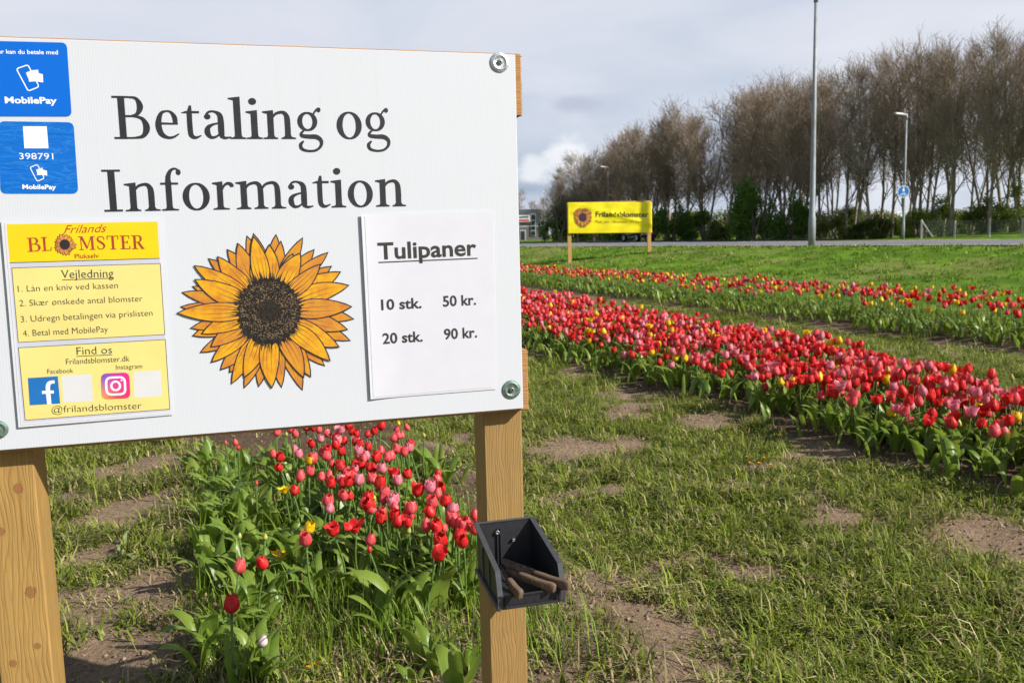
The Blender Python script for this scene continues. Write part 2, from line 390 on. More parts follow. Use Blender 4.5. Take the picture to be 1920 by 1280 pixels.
# ------------------------------------------------------------------ road
asph = plain('asphalt', (.16, .155, .16), .9, var=.14, scale=3, bump=.1)
white_line = plain('road_paint', (.72, .72, .70), .7, var=.08)
def strip(name, n0, n1, s0, s1, z, mat, step=8, parent=None):
    k = max(1, int((s1 - s0) / step)); v = []; f = []
    for i in range(k + 1):
        q = s0 + (s1 - s0) * i / k
        for n in (n0, n1): p = ROADN * n + ROADD * q; v.append((p[0], p[1], z))
    for i in range(k): f.append((2 * i, 2 * i + 1, 2 * i + 3, 2 * i + 2))
    return part(name, v, f, mat, parent)
strip('road', 25.7, 34.3, -60, 320, .76, asph)['kind'] = 'structure'
v = []; f = []
for n0, n1, dash in ((33.55, 33.85, 1), (29.7, 29.85, 2), (26.2, 26.4, 0)):
    q = -40.
    while q < 200:
        L = 4.6 if dash == 1 else (5 if dash == 2 else 12)
        gp = 3.6 if dash == 1 else (10 if dash == 2 else 0)
        o = len(v)
        for qq in (q, q + L):
            for n in (n0, n1): p = ROADN * n + ROADD * qq; v.append((p[0], p[1], .765))
        f.append((o, o + 1, o + 3, o + 2)); q += L + gp
part('road_marking', v, f, white_line)['kind'] = 'structure'
v = []; f = []
for i in range(13):
    q = 40 + i * 10
    for n in (53.5, 59.5): p = ROADN * n + ROADD * q; v.append((p[0], p[1], float(g0(p[0], p[1])) + .06))
    if i: f.append((2 * i - 2, 2 * i - 1, 2 * i + 1, 2 * i))
part('side_road', v, f, asph)['kind'] = 'structure'
# ------------------------------------------------------------------ information sign
_TR = None
_a, _c = ray(966, 103), ray(981, 766)
_rho = .8 / (_a[2] / np.hypot(_a[0], _a[1]) - _c[2] / np.hypot(_c[0], _c[1]))
_u = _a[:2] / np.hypot(_a[0], _a[1])
BR = np.array([_u[0] * _rho, _u[1] * _rho, 0.0])          # foot of the board's right edge
def sp(x, y, w=0.0):
    """photo pixel -> (along board, height) on the plane w metres in front of the board"""
    r = ray(x, y); P0 = BR + NRM * w
    k = ((P0 - CAM) @ NRM) / (r @ NRM); p = CAM + r * k
    return np.array([(p - BR) @ U, p[2]])
W3 = lambda q, w: (q[0], -w, q[1])

white_board = None
mB, t, o = newmat('fluted_plastic')
co = t.N('ShaderNodeTexCoord').outputs['Object']; sx = t.N('ShaderNodeSeparateXYZ', inp={0: co}).outputs
rib = t.math('ADD', t.math('MULTIPLY', t.math('SINE', t.math('MULTIPLY', sx[0], 2 * math.pi / .0052)), .5), .5)
dirtn = t.noise(co, 9, 6, .6)
speck = t.N('ShaderNodeMapRange', inp={0: t.noise(co, 130, 2, .5), 1: .76, 2: .82, 3: 0.0, 4: .25}).outputs[0]
c = t.mix(t.math('MULTIPLY', rib, .05), (.535, .555, .60), (.40, .42, .47))
c = t.mix(t.math('MULTIPLY', t.math('SUBTRACT', dirtn, .35), .30), c, (.50, .49, .46))
stk = t.N('ShaderNodeMapRange', inp={0: t.noise(t.mapv(co, (40, 1, 2.2)), 1.0, 4, .6), 1: .58, 2: .75, 3: 0.0, 4: .16}).outputs[0]; c = t.mix(stk, c, (.46, .45, .42)); c = t.mix(speck, c, (.35, .33, .30))
b = pbsdf(t, o, Base_Color=c, Roughness=.42, Specular_IOR_Level=.35)
bp = t.N('ShaderNodeBump', inp={'Strength': .12, 'Distance': .0006, 'Height': t.math('ADD', rib, t.math('MULTIPLY', dirtn, 1.5))}); t.l.new(bp.outputs[0], b.inputs['Normal'])
ink = plain('printed_ink', (.018, .018, .024), .5, var=.25, scale=60)
pine = lambda nm, **k: wood(nm, (.36, .222, .074), (.13, .068, .024), **k)
pine_l = wood('pine_post_knotty', (.42, .255, .078), (.14, .068, .022), pitch=.0085, seed=2.0,
              knots=[(sp(37, 948, -.045)[0], sp(37, 948, -.045)[1], .0085), (sp(60, 1141, -.045)[0], sp(60, 1141, -.045)[1], .010),
                     (sp(73, 1242, -.045)[0], sp(73, 1242, -.045)[1], .006), (sp(4, 1029, -.045)[0], sp(4, 1029, -.045)[1], .007), (sp(27, 1274, -.045)[0], sp(27, 1274, -.045)[1], .007)])
pine_r = pine('pine_post_straight', pitch=.0062, seed=7.0)
pine_h = wood('pine_rail', (.44, .23, .085), (.18, .08, .025), axis='X', pitch=.009, seed=4.0, rough=.8)
zinc = plain('zinc', (.42, .46, .47), .45, metal=.7, var=.3, scale=150, bump=.2)
zincg = plain('weathered_washer', (.13, .19, .155), .5, metal=.35, var=.35, scale=120, bump=.2)
steel = plain('bolt_steel', (.22, .22, .22), .5, metal=.7)
darkm = plain('socket_black', (.02, .02, .02), .6)

sign = empty('information_sign', (BR[0], BR[1], float(g(BR[0], BR[1]))), TH, 'large white information board on two square timber posts with sunflower print and price sheets', 'sign')
SZ = sign.location.z
def sobj(mb, name, mats, parent=sign, smooth=False):
    o = mb.build(name, mats, parent, smooth); 
    return o
UL = -1.118
mb = MB(); mb.box(UL, 0, 0, .005, .9963 - SZ, 1.7963 - SZ, bev=.0012); board = mb.build('board', mB, sign)
mb = MB(); mb.box(UL - .01, .0145, .0055, .045, 1.664 - SZ, 1.7995 - SZ, bev=.002); mb.build('rail', pine_h, sign)
mb = MB(); mb.box(UL - .01, .0150, .0055, .045, .9905 - SZ, 1.134 - SZ, bev=.002); mb.build('rail', pine_h, sign)
mb = MB(); mb.box(-.0855, .009, .0455, .143, -.35, 1.775 - SZ, bev=.003); mb.build('post', pine_r, sign)
mb = MB(); mb.box(-1.146, -1.0445, .0455, .146, -.35, 1.775 - SZ, bev=.003); mb.build('post', pine_l, sign)
# splinters of the sawn rail ends
for nm, z0, z1, x0 in (('rail_splinters', 1.664, 1.798, .0145), ('rail_splinters', .993, 1.134, .015)):
    mb = MB()
    for k in range(70):
        z = rnd.uniform(z0, z1) - SZ; y = rnd.uniform(.006, .012); L = rnd.uniform(.0008, .004); h = rnd.uniform(.0006, .002)
        mb.add([(x0 - .001, y, z - h), (x0 + L, y + .001, z + rnd.uniform(-.002, .002)), (x0 - .001, y, z + h), (x0 - .001, y + .006, z)], [(0, 1, 2), (0, 3, 1), (3, 2, 1)])
    mb.build(nm, pine_h, sign)

def bolt(px, py, r_px, mat):
    q = sp(px, py, .002); r = abs(sp(px + r_px, py)[0] - q[0])
    def ring(rr, y, n=28): return [(q[0] + rr * math.cos(2 * math.pi * k / n), y, q[1] - SZ + rr * math.sin(2 * math.pi * k / n)) for k in range(n)]
    mb = MB()
    mb.loft([ring(r, -.0002), ring(r, -.0022), ring(r * .95, -.0030), ring(r * .74, -.0031), ring(r * .70, -.0042), ring(r * .66, -.0031), ring(r * .3, -.0031), ring(.001, -.0031)], 0, cap=True)
    wsh = mb.build('washer', mat, sign, True)
    mb = MB(); rr = r * .27
    mb.loft([ring(rr, -.003), ring(rr, -.0062), ring(rr * .85, -.0072), ring(rr * .45, -.0073)], 0, cap=False); mb.loft([ring(rr * .45, -.0073), ring(rr * .42, -.0055), ring(.0003, -.0055)], 1, cap=False)
    mb.build('bolt', [steel, darkm], sign, True)
bolt(937, 117, 17, zinc); bolt(959, 730, 16.5, zincg); bolt(-3, 805, 19.5, zincg)

# --- flat shapes on the board ---------------------------------------------------------------
def cr(pts, n=6, closed=False):
    """Catmull-Rom through points of any dimension"""
    P = [np.array(p, float) for p in pts]; k = len(P); out = []
    for i in range(k if closed else k - 1):
        p1 = P[i]; p2 = P[(i + 1) % k]; p0 = P[i - 1] if (i or closed) else p1; p3 = P[(i + 2) % k] if (closed or i + 2 < k) else p2
        for j in range(n):
            s = j / n; out.append(.5 * ((2 * p1) + (p2 - p0) * s + (2 * p0 - 5 * p1 + 4 * p2 - p3) * s * s + (3 * p1 - p0 - 3 * p2 + p3) * s ** 3))
    if not closed: out.append(P[-1])
    return out
class Flat:
    """prints: polygons and ribbons in plane coords (u,z); every piece a hair above the last"""
    def __init__(s, w, wf=None, step=.000007): s.v = []; s.f = []; s.m = []; s.w = w; s.k = 0; s.wf = wf; s.step = step
    def _p(s, q): return (q[0], -(s.w + s.k * s.step + (s.wf(q[0], q[1]) if s.wf else 0)), q[1] - SZ)
    def poly(s, pts, m=0):
        o = len(s.v); s.v += [s._p(q) for q in pts]; a = sum(pts[i][0] * pts[(i + 1) % len(pts)][1] - pts[(i + 1) % len(pts)][0] * pts[i][1] for i in range(len(pts)))
        idx = list(range(o, o + len(pts)));  s.f.append(tuple(idx if a > 0 else idx[::-1])); s.m.append(m); s.k += 1
    def ribbon(s, pts, m=0, closed=False, tf=lambda p: p, n=6, smooth=True, sc=1.0):
        """pts (x, y, width) in glyph space; tf maps (x, y) to the plane"""
        C = cr(pts, n, closed) if smooth else [np.array(p, float) for p in pts]
        k = len(C); o = len(s.v); L = []
        for i in range(k):
            d = (C[(i + 1) % k] - C[i - 1]) if closed else (C[min(i + 1, k - 1)] - C[max(i - 1, 0)])
            nrm = np.array([-d[1], d[0]]); nrm /= np.linalg.norm(nrm) + 1e-12
            hw = C[i][2] / 2 * sc
            L.append((C[i][:2] + nrm * hw, C[i][:2] - nrm * hw))
        for A, B in L: s.v.append(s._p(tf(A))); s.v.append(s._p(tf(B)))
        for i in range(k if closed else k - 1):
            a = o + 2 * i; b = o + 2 * ((i + 1) % k); s.f.append((a, a + 1, b + 1, b)); s.m.append(m)
        s.k += 1
    def build(s, name, mats, parent): 
        ob = part(name, s.v, s.f, mats, parent, s.m); return ob
def ring2(cx, cy, rx, ry, n=24): return [(cx + rx * math.cos(2 * math.pi * k / n), cy + ry * math.sin(2 * math.pi * k / n)) for k in range(n)]
def oval(cx, cy, rx, ry, wt, ws, n=24):
    """ring stroke: centre line with thick sides ws and thin top wt"""
    return [(cx + rx * math.cos(2 * math.pi * k / n), cy + ry * math.sin(2 * math.pi * k / n), wt + (ws - wt) * abs(math.cos(2 * math.pi * k / n)) ** 1.5) for k in range(n)]
rect = lambda x0, x1, y0, y1: ('P', [(x0, y0), (x1, y0), (x1, y1), (x0, y1)])
foot = lambda x0, x1, s0, s1: ('P', [(x0, 0), (x1, 0), (x1, .032), (s1 + .02, .05), (s1, .09), (s0, .09), (s0 - .02, .05), (x0, .032)])
flag = lambda s0, s1, h=.67: ('P', [(s0 - .11, h - .045), (s0, h - .075), (s1, h - .075), (s1, h + .015), (s1 - .02, h + .015), (s0 - .11, h - .015)])
def stem(s0, s1, h=.64): return rect(s0, s1, .05, h)
def arch(s0, s1, x0): return ('R', [(x0, .49, .05), (x0 + .09, .60, .07), (s0 - .08 + .04, .638, .085), (s0 + .045, .58, .12), ((s0 + s1) / 2, .44, s1 - s0), ((s0 + s1) / 2, .05, s1 - s0)])
GL = {
 'B': (.85, [rect(.13, .29, .03, .97), ('P', [(0, .95), (.3, .95), (.3, 1), (0, 1)]), ('P', [(0, 0), (.3, 0), (.3, .05), (0, .05)]),
      ('R', [(.22, .972, .055), (.42, .972, .055), (.57, .935, .09), (.645, .76, .165), (.57, .59, .10), (.42, .535, .055), (.24, .535, .055)]),
      ('R', [(.24, .535, .05), (.48, .53, .055), (.68, .47, .10), (.765, .27, .18), (.68, .08, .11), (.48, .03, .055), (.22, .027, .055)])]),
 'e': (.56, [('P', [(.10, .335), (.535, .335), (.535, .375), (.12, .39)]),
      ('R', [(.475, .35, .12), (.465, .50, .13), (.39, .62, .075), (.28, .648, .05), (.15, .585, .10), (.08, .35, .16), (.13, .13, .145), (.28, .035, .08), (.42, .05, .06), (.545, .125, .035)])]),
 't': (.45, [('P', [(.115, .60), (.185, .79), (.24, .79), (.25, .60)]), ('R', [(.185, .64, .14), (.185, .2, .14), (.215, .075, .125), (.31, .035, .075), (.44, .085, .03)]),
      ('P', [(0, .605), (.42, .605), (.42, .66), (.1, .66), (0, .625)])]),
 'a': (.62, [('P', ring2(.095, .525, .075, .065)), ('R', [(.05, .54, .06), (.13, .635, .06), (.26, .645, .06), (.375, .57, .13), (.40, .42, .155), (.40, .12, .155), (.45, .035, .085), (.53, .03, .06), (.62, .05, .03)]),
      ('R', [(.40, .385, .045), (.22, .345, .06), (.10, .27, .12), (.08, .15, .15), (.15, .045, .09), (.27, .055, .06), (.39, .15, .05)])]),
 'l': (.36, [stem(.11, .26, .95), flag(.11, .26, .98), foot(0, .36, .11, .26)]),
 'i': (.36, [stem(.11, .26), flag(.11, .26), foot(0, .36, .11, .26), ('P', ring2(.165, .89, .09, .082))]),
 'n': (.76, [stem(.11, .255), flag(.11, .255), foot(0, .34, .11, .255), arch(.50, .65, .22), foot(.42, .76, .50, .65)]),
 'm': (1.16, [stem(.11, .255), flag(.11, .255), foot(0, .34, .11, .255), arch(.50, .645, .22), foot(.41, .74, .50, .645), arch(.90, 1.045, .61), foot(.82, 1.16, .90, 1.045)]),
 'g': (.58, [('R', oval(.235, .42, .175, .205, .055, .125), 1), ('R', [(.36, .56, .04), (.42, .66, .05), (.48, .72, .06)]), ('P', ring2(.505, .70, .05, .06)),
      ('R', [(.17, .225, .04), (.085, .145, .07), (.10, .08, .10), (.25, .06, .115), (.43, .05, .125), (.535, -.04, .10), (.52, -.17, .075), (.40, -.27, .065), (.22, -.285, .065), (.08, -.235, .085), (.055, -.13, .09), (.13, -.045, .04)])]),
 'o': (.58, [('R', oval(.29, .325, .215, .31, .05, .15), 1)]),
 'I': (.42, [rect(.13, .29, .03, .97), rect(0, .42, .95, 1.), rect(0, .42, 0, .05)]),
 'f': (.5, [stem(.12, .265, .7), ('R', [(.1925, .66, .145), (.2, .80, .135), (.26, .93, .09), (.36, .985, .055), (.45, .95, .05)]), ('P', ring2(.45, .90, .06, .07)), rect(0, .43, .61, .66), foot(0, .41, .12, .265)]),
 'r': (.52, [stem(.11, .255), flag(.11, .255), foot(0, .40, .11, .255), ('R', [(.23, .47, .05), (.30, .59, .065), (.39, .635, .08), (.47, .60, .11), (.485, .545, .09)])]),
 'L': (.66, [rect(.12, .26, .03, .97), rect(0, .38, .95, 1), rect(0, .60, 0, .05), ('P', [(.54, .04), (.60, .04), (.64, .26), (.60, .26)])]),
 'M': (1.05, [rect(.13, .18, .03, .97), rect(.80, .94, .03, .97), ('P', [(.13, .97), (.27, .97), (.56, .2), (.49, .05)]), ('P', [(.49, .05), (.55, .12), (.84, .97), (.78, .97)]), rect(0, .28, .95, 1), rect(.78, 1.05, .95, 1), rect(.02, .30, 0, .05), rect(.68, 1.05, 0, .05)]),
 'S': (.6, [('R', [(.5, .72, .05), (.49, .88, .05), (.32, .965, .06), (.14, .88, .10), (.12, .70, .12), (.30, .54, .15), (.48, .36, .14), (.48, .16, .11), (.30, .035, .06), (.12, .10, .05), (.08, .29, .05)])]),
 'T': (.8, [rect(.33, .47, .03, .97), rect(.04, .76, .95, 1), rect(.22, .58, 0, .05), rect(.04, .085, .72, .97), rect(.715, .76, .72, .97)]),
 'E': (.68, [rect(.12, .26, .03, .97), rect(0, .60, .95, 1), rect(0, .62, 0, .05), rect(.24, .48, .49, .54), rect(.56, .60, .76, .97), rect(.58, .63, .02, .25), rect(.44, .48, .40, .63)]),
 'R': (.8, [rect(.12, .26, .03, .97), rect(0, .3, .95, 1), rect(0, .38, 0, .05), ('R', [(.22, .97, .05), (.40, .97, .05), (.55, .91, .10), (.58, .74, .14), (.52, .56, .09), (.36, .50, .05), (.24, .50, .05)]), ('P', [(.34, .50), (.48, .50), (.74, .05), (.58, .05)]), rect(.56, .8, 0, .05)]),
 'F': (.64, [rect(.12, .26, .03, .97), rect(0, .60, .95, 1), rect(0, .38, 0, .05), rect(.24, .48, .47, .52), rect(.56, .60, .74, .97), rect(.44, .48, .38, .61)]),
 's': (.42, [('R', [(.35, .5, .05), (.33, .61, .05), (.22, .64, .06), (.10, .58, .09), (.12, .44, .11), (.28, .29, .12), (.33, .15, .11), (.21, .035, .06), (.09, .07, .05), (.06, .2, .05)])]),
 'd': (.66, [stem(.43, .57, .95), flag(.43, .57, .98), rect(.5, .66, 0, .04), ('R', oval(.27, .325, .19, .3, .055, .13), 1)]),
 'b': (.66, [stem(.10, .24, .95), flag(.10, .24, .98), ('R', oval(.38, .325, .19, .3, .055, .13), 1)]),
}
def glyph(fl, ch, x0, x1, yb, hp, m=0, slope=0.0, wplane=0.0):
    """letter drawn between photo columns x0..x1 with its baseline at row yb, capitals hp rows tall"""
    wd, ops = GL[ch]; A = sp(x0, yb, wplane); B = sp(x1, yb + slope * (x1 - x0), wplane)
    h = sp(x0, yb - hp, wplane)[1] - A[1]
    e = (B - A) / wd
    tf = lambda p: A + e * p[0] + np.array([0, h]) * p[1]
    for op in ops:
        if op[0] == 'P': fl.poly([tf(p) for p in op[1]], m)
        else: fl.ribbon(op[1], m, closed=len(op) > 2, tf=tf, sc=.9)
def word(fl, txt, px0, px1, yb0, yb1, hp, m=0, wplane=0.0, gap=.06):
    tot = sum(GL[c][0] + gap for c in txt) - gap; x = 0
    for c in txt:
        a = x / tot; b_ = (x + GL[c][0]) / tot
        glyph(fl, c, px0 + (px1 - px0) * a, px0 + (px1 - px0) * b_, yb0 + (yb1 - yb0) * a, hp, m, (yb1 - yb0) / (px1 - px0), wplane); x += GL[c][0] + gap

_tc = {}
def text_mesh(s, bold=0.0, shear=0.0):
    cu = bpy.data.curves.new('t', 'FONT'); cu.body = s; cu.size = 1; cu.offset = bold; cu.shear = shear; cu.resolution_u = 3; cu.fill_mode = 'FRONT'
    ob = bpy.data.objects.new('t', cu); COL.objects.link(ob)
    dg = bpy.context.evaluated_depsgraph_get(); me = bpy.data.meshes.new_from_object(ob.evaluated_get(dg))
    v = np.array([x.co[:2] for x in me.vertices]) if len(me.vertices) else np.zeros((0, 2)); f = [tuple(p.vertices) for p in me.polygons]
    bpy.data.objects.remove(ob); bpy.data.curves.remove(cu); bpy.data.meshes.remove(me)
    return v, f
def cap_h(bold):
    if bold not in _tc: _tc[bold] = text_mesh('H', bold)[0][:, 1].max()
    return _tc[bold]
def text(fl, s, p0, p1, hp, m=0, bold=0.0, shear=0.0, wplane=0.0, plane=None):
    """s set between photo points p0..p1 on its baseline, capitals hp rows tall"""
    pl_ = plane or (lambda x, y: sp(x, y, wplane))
    v, f = text_mesh(s, bold, shear); A = np.array(pl_(*p0)); B = np.array(pl_(*p1))
    x0, x1 = v[:, 0].min(), v[:, 0].max(); e = (B - A); L = np.linalg.norm(e)
    up = np.array([-e[1], e[0]]) / L * abs(pl_(p0[0], p0[1] - hp)[1] - A[1]) / cap_h(bold)
    o = len(fl.v)
    for q in v: fl.v.append(fl._p(A + e * (q[0] - x0) / (x1 - x0) + up * q[1]))
    for q in f:
        q = q if True else q[::-1]; fl.f.append(tuple(i + o for i in q)); fl.m.append(m)
    fl.k += 1
def quad(fl, pts, m=0, wplane=0.0): fl.poly([sp(x, y, wplane) for x, y in pts], m)
def line(fl, pts, wpx, m=0, closed=False, smooth=False, wplane=0.0, n=5):
    k = abs(sp(100 + wpx, pts[0][1], wplane)[0] - sp(100, pts[0][1], wplane)[0])
    q = [tuple(sp(p[0], p[1], wplane)) + (k * (p[2] if len(p) > 2 else 1),) for p in pts]
    fl.ribbon(q, m, closed, smooth=smooth, n=n)

# headline in a bookish serif
fl = Flat(.0004)
z = lambda zx, zy: (160 + zx / 3, 140 + zy / 3)
for ch, a0_, a1_, yb, hp in (('B', 165, 370, 363, 243), ('e', 398, 533, 363, 243), ('t', 550, 657, 363, 240), ('a', 671, 822, 363, 240), ('l', 815, 907, 363, 240), ('i', 910, 999, 363, 238), ('n', 1003, 1186, 363, 238), ('g', 1197, 1337, 363, 236),
                             ('o', 1415, 1560, 363, 235), ('g', 1580, 1715, 363, 232)):
    if a0_ == 1415: fl.build('headline_lettering', ink, board); fl = Flat(.0004)
    x0, y0 = z(a0_, yb); x1, _ = z(a1_, yb); glyph(fl, ch, x0, x1, y0, hp / 3)
fl.build('headline_lettering', ink, board); fl = Flat(.0004)
for ch, a0_, a1_, hp in (('I', 108, 213, 237), ('n', 228, 425, 237), ('f', 432, 549, 240), ('o', 551, 707, 235), ('r', 722, 841, 233), ('m', 853, 1131, 233), ('a', 1143, 1284, 230), ('t', 1284, 1383, 229), ('i', 1386, 1468, 229), ('o', 1479, 1622, 228), ('n', 1636, 1804, 227)):
    yb = 772 - (a0_ - 108) * (772 - 740) / (1804 - 108); x0, y0 = z(a0_, yb); x1, _ = z(a1_, yb); glyph(fl, ch, x0, x1, y0, hp / 3, 0, -32 / 1696)
fl.build('headline_lettering', ink, board)

# printed sunflower: outlined petals in layers round a seed disc
def petal_mat(name, cA, cB):
    m, t, o = newmat(name); co = t.N('ShaderNodeTexCoord').outputs['Object']
    n = t.noise(t.mapv(co, (1, 1, 1)), 28, 4, .6); n2 = t.noise(co, 170, 2)
    c = t.ramp(n, [(.36, cB), (.60, cA)]); c = t.mix(t.math('MULTIPLY', n2, .25), c, cB)
    pbsdf(t, o, Base_Color=c, Roughness=.5, Specular_IOR_Level=.3); return m
pet1 = petal_mat('printed_petal_gold', (.66, .35, .010), (.50, .19, .016)); pet2 = petal_mat('printed_petal_orange', (.56, .25, .018), (.44, .155, .03))
mS, t, o = newmat('printed_seed_disc'); co = t.N('ShaderNodeTexCoord').outputs['Object']
vo = t.N('ShaderNodeTexVoronoi', inp={'Vector': co, 'Scale': 300.0}); 
cc_ = sp(504.4, 583)
v_ = t.N('ShaderNodeVectorMath', operation='DISTANCE', inp={0: co, 1: (cc_[0], 0, cc_[1] - SZ)}).outputs['Value']
rr = t.math('DIVIDE', v_, .066)
dots = t.N('ShaderNodeMapRange', inp={0: vo.outputs['Distance'], 1: .25, 2: .5, 3: 1.0, 4: 0.0}).outputs[0]
dens = t.ramp(rr, [(.0, (.08,) * 3), (.32, (.18,) * 3), (.46, (.95,) * 3), (.62, (.4,) * 3), (.8, (.95,) * 3), (.97, (.25,) * 3), (1.0, (0,) * 3)])
dots = t.math('MULTIPLY', t.math('MULTIPLY', dots, dens), t.math('ADD', t.noise(co, 60, 3), .15))
c = t.mix(dots, (.014, .012, .010), (.34, .22, .12)); pbsdf(t, o, Base_Color=c, Roughness=.6, Specular_IOR_Level=.2)
def sunflower(fl, tips_b, tips_f, cx, cy, rx, ry, conv, wd, mats=(0, 1, 2, 3), vein=True, grow=2.4):
    """mats: outline, gold, orange, disc"""
    r2 = random.Random(5)
    def shape(base, tip, w_, g_, skew):
        d = tip - base; L = np.linalg.norm(d); d = d / L; nn = np.array([-d[1], d[0]]); P = []
        for sgn in (1, -1):
            row = []
            for k in range(11):
                tt = k / 10
                ww = w_ * (.50 * (1 - tt) + math.sin(math.pi * min(1, tt ** .85)) ** .8 * .78) * (1 if tt < 1 else 0)
                if tt > .9: ww = min(ww, w_ * .30)
                row.append(base + d * (L * tt * (1 + g_ / L * (1.9 if k == 10 else .6))) + nn * sgn * ((ww if k < 10 else 0) + (g_ if k < 10 else 0)) + nn * skew * w_ * math.sin(math.pi * tt) * .35)
            P.append(row)
        return P[0] + P[1][::-1][1:]
    def petal(tx, ty, back):
        ctr = np.array([cx, cy]); tip = np.array([tx, ty], float); d = tip - ctr; d /= np.hypot(d[0] / rx, d[1] / ry)
        base = ctr + d * .80; L = np.linalg.norm(tip - base)
        w_ = wd * r2.uniform(.85, 1.08) * (.9 if back else 1.0); sk = r2.uniform(-.8, .8)
        fl.poly([conv(*p) for p in shape(base, tip, w_, grow, sk)], mats[0])
        fl.poly([conv(*p) for p in shape(base, tip - (tip - base) / L * grow * .6, w_, -grow * .1, sk)], mats[2] if (back or r2.random() < .25) else mats[1])
        if vein:
            dd = (tip - base) / L; nn = np.array([-dd[1], dd[0]])
            for o_ in (-.42, -.12, .2, .45):
                e = r2.uniform(.42, .8) if abs(o_) > .3 else r2.uniform(.6, .88)
                P = [base + dd * L * (q * e) + nn * w_ * o_ * (.7 + 1.0 * math.sin(math.pi * q * .7)) + nn * sk * w_ * .3 * math.sin(math.pi * q * e) for q in (0.1, .4, .7, 1.0)]
                wv = [grow * 1.0, grow * .55, grow * .35, .05]
                fl.ribbon([tuple(conv(*p)) + (abs(conv(p[0] + x_, p[1])[0] - conv(*p)[0]),) for p, x_ in zip(P, wv)], mats[0], n=3)
            if r2.random() < .35:
                for q in range(4):
                    p = base + dd * L * (.62 + q * .045) + nn * w_ * .5; p2 = p + dd * L * .05 - nn * w_ * .16
                    fl.ribbon([tuple(conv(*p)) + (abs(conv(p[0] + grow * .4, p[1])[0] - conv(*p)[0]),), tuple(conv(*p2)) + (.0001,)], mats[0], n=1)
    for p in tips_b: petal(p[0], p[1], True)
    order = list(tips_f); r2.shuffle(order)
    for p in order: petal(p[0], p[1], False)
    N = 64; edge = []
    for k in range(N):
        a_ = 2 * math.pi * k / N; j = 1 + (.085 if k % 2 else -.02) * r2.uniform(.4, 1.2); edge.append(conv(cx + rx * j * math.cos(a_), cy + ry * j * math.sin(a_)))
    fl.poly(edge, mats[3])
    if vein:                                                     # short hatching from the disc onto the petals
        for k in range(150):
            a_ = r2.uniform(0, 2 * math.pi); q0 = r2.uniform(.96, 1.03); q1 = q0 + r2.uniform(.08, .30)
            P = [(cx + rx * q * math.cos(a_), cy + ry * q * math.sin(a_)) for q in (q0, (q0 + q1) / 2, q1)]
            fl.ribbon([tuple(conv(*p)) + (abs(conv(p[0] + x_, p[1])[0] - conv(*p)[0]),) for p, x_ in zip(P, (grow * 1.1, grow * .7, .05))], mats[0], n=1)
TB = [(555, 92), (602, 75), (765, 82), (800, 130), (957, 105), (1040, 190), (1140, 210), (1165, 310), (1325, 690), (1300, 845), (1115, 1025), (955, 1200), (805, 1180), (640, 1175), (535, 1185), (430, 1075), (365, 1055), (220, 930), (165, 810), (150, 755), (165, 455), (280, 255), (415, 190), (80, 600)]
TF = [(490, 145), (612, 210), (717, 155), (885, 220), (940, 215), (1085, 295), (1230, 350), (1290, 447), (1310, 600), (1280, 765), (1220, 890), (1155, 990), (1015, 1105), (965, 1110), (735, 1185), (535, 1110), (445, 1155), (300, 1000), (295, 890), (230, 795), (55, 645), (90, 497), (180, 405), (175, 305), (345, 240), (602, 95)]
zf = lambda x, y: (320 + x / 3.878, 420 + y / 3.878)
fl = Flat(.0004)
sunflower(fl, TB, TF, 715, 632, 225, 235, lambda x, y: sp(*zf(x, y)), 62, grow=6.5)
fl.build('sunflower_print', [ink, pet1, pet2, mS], board)

# --- laminated instruction sheet --------------------------------------------------------------
lam = plain('lamination', (.56, .575, .615), .18, var=.02, spec=.5)
paper = plain('white_paper', (.56, .56, .62), .3, var=.02, spec=.5)
yel = plain('header_yellow', (.72, .50, .004), .3, var=.05, scale=12, spec=.5); pale = plain('panel_yellow', (.66, .56, .19), .3, var=.05, scale=12, spec=.5)
greyg = plain('sheet_grey', (.45, .465, .55), .3, var=.03, spec=.5); maroon = plain('maroon_ink', (.34, .035, .02), .4)
thin = plain('sheet_ink', (.035, .033, .03), .4, var=.2)
fbb = plain('logo_blue', (.012, .13, .40), .35, var=.05); qrw = plain('patch_white', (.56, .56, .57), .35, var=.03)
def sheet(name, corners, w, mat, th=.0012, wf=None, nx=10, nz=10, wplane=0.0):
    tl, tr, br_, bl = [sp(x, y, wplane) for x, y in corners]; v = []; f = []
    for j in range(nz + 1):
        for i in range(nx + 1):
            a_ = i / nx; b_ = j / nz; q = (tl * (1 - a_) + tr * a_) * (1 - b_) + (bl * (1 - a_) + br_ * a_) * b_
            v.append((q[0], -(w + (wf(q[0], q[1]) if wf else 0)), q[1] - SZ))
    k = len(v); v += [(x, y + th, z_) for x, y, z_ in v]
    for j in range(nz):
        for i in range(nx):
            a_ = j * (nx + 1) + i; f.append((a_, a_ + nx + 1, a_ + nx + 2, a_ + 1)); f.append((a_ + k, a_ + 1 + k, a_ + nx + 2 + k, a_ + nx + 1 + k))
    per = [i for i in range(nx + 1)] + [(j + 1) * (nx + 1) - 1 for j in range(1, nz + 1)] + [nz * (nx + 1) + i for i in range(nx - 1, -1, -1)] + [j * (nx + 1) for j in range(nz - 1, 0, -1)]
    for i in range(len(per)): a_, b_ = per[i], per[(i + 1) % len(per)]; f.append((a_, b_, b_ + k, a_ + k))
    return part(name, v, f, mat, sign, smooth=False)
cL = sp(8, 600)[0]
wI = lambda u, z_: .0018 + .0035 * max(0, 1 - (u - cL) / .42)
inst = sheet('instruction_sheet', [(3, 413.5), (305, 409.5), (324, 777), (36, 800)], 0.0, lam, wf=wI, nx=48)
fl = Flat(.0005, wI)
WP = .003
Q = lambda pts, m: [fl.poly([tuple(sp(x, y, WP)) for x, y in sub(pts)], m) for _ in (0,)]
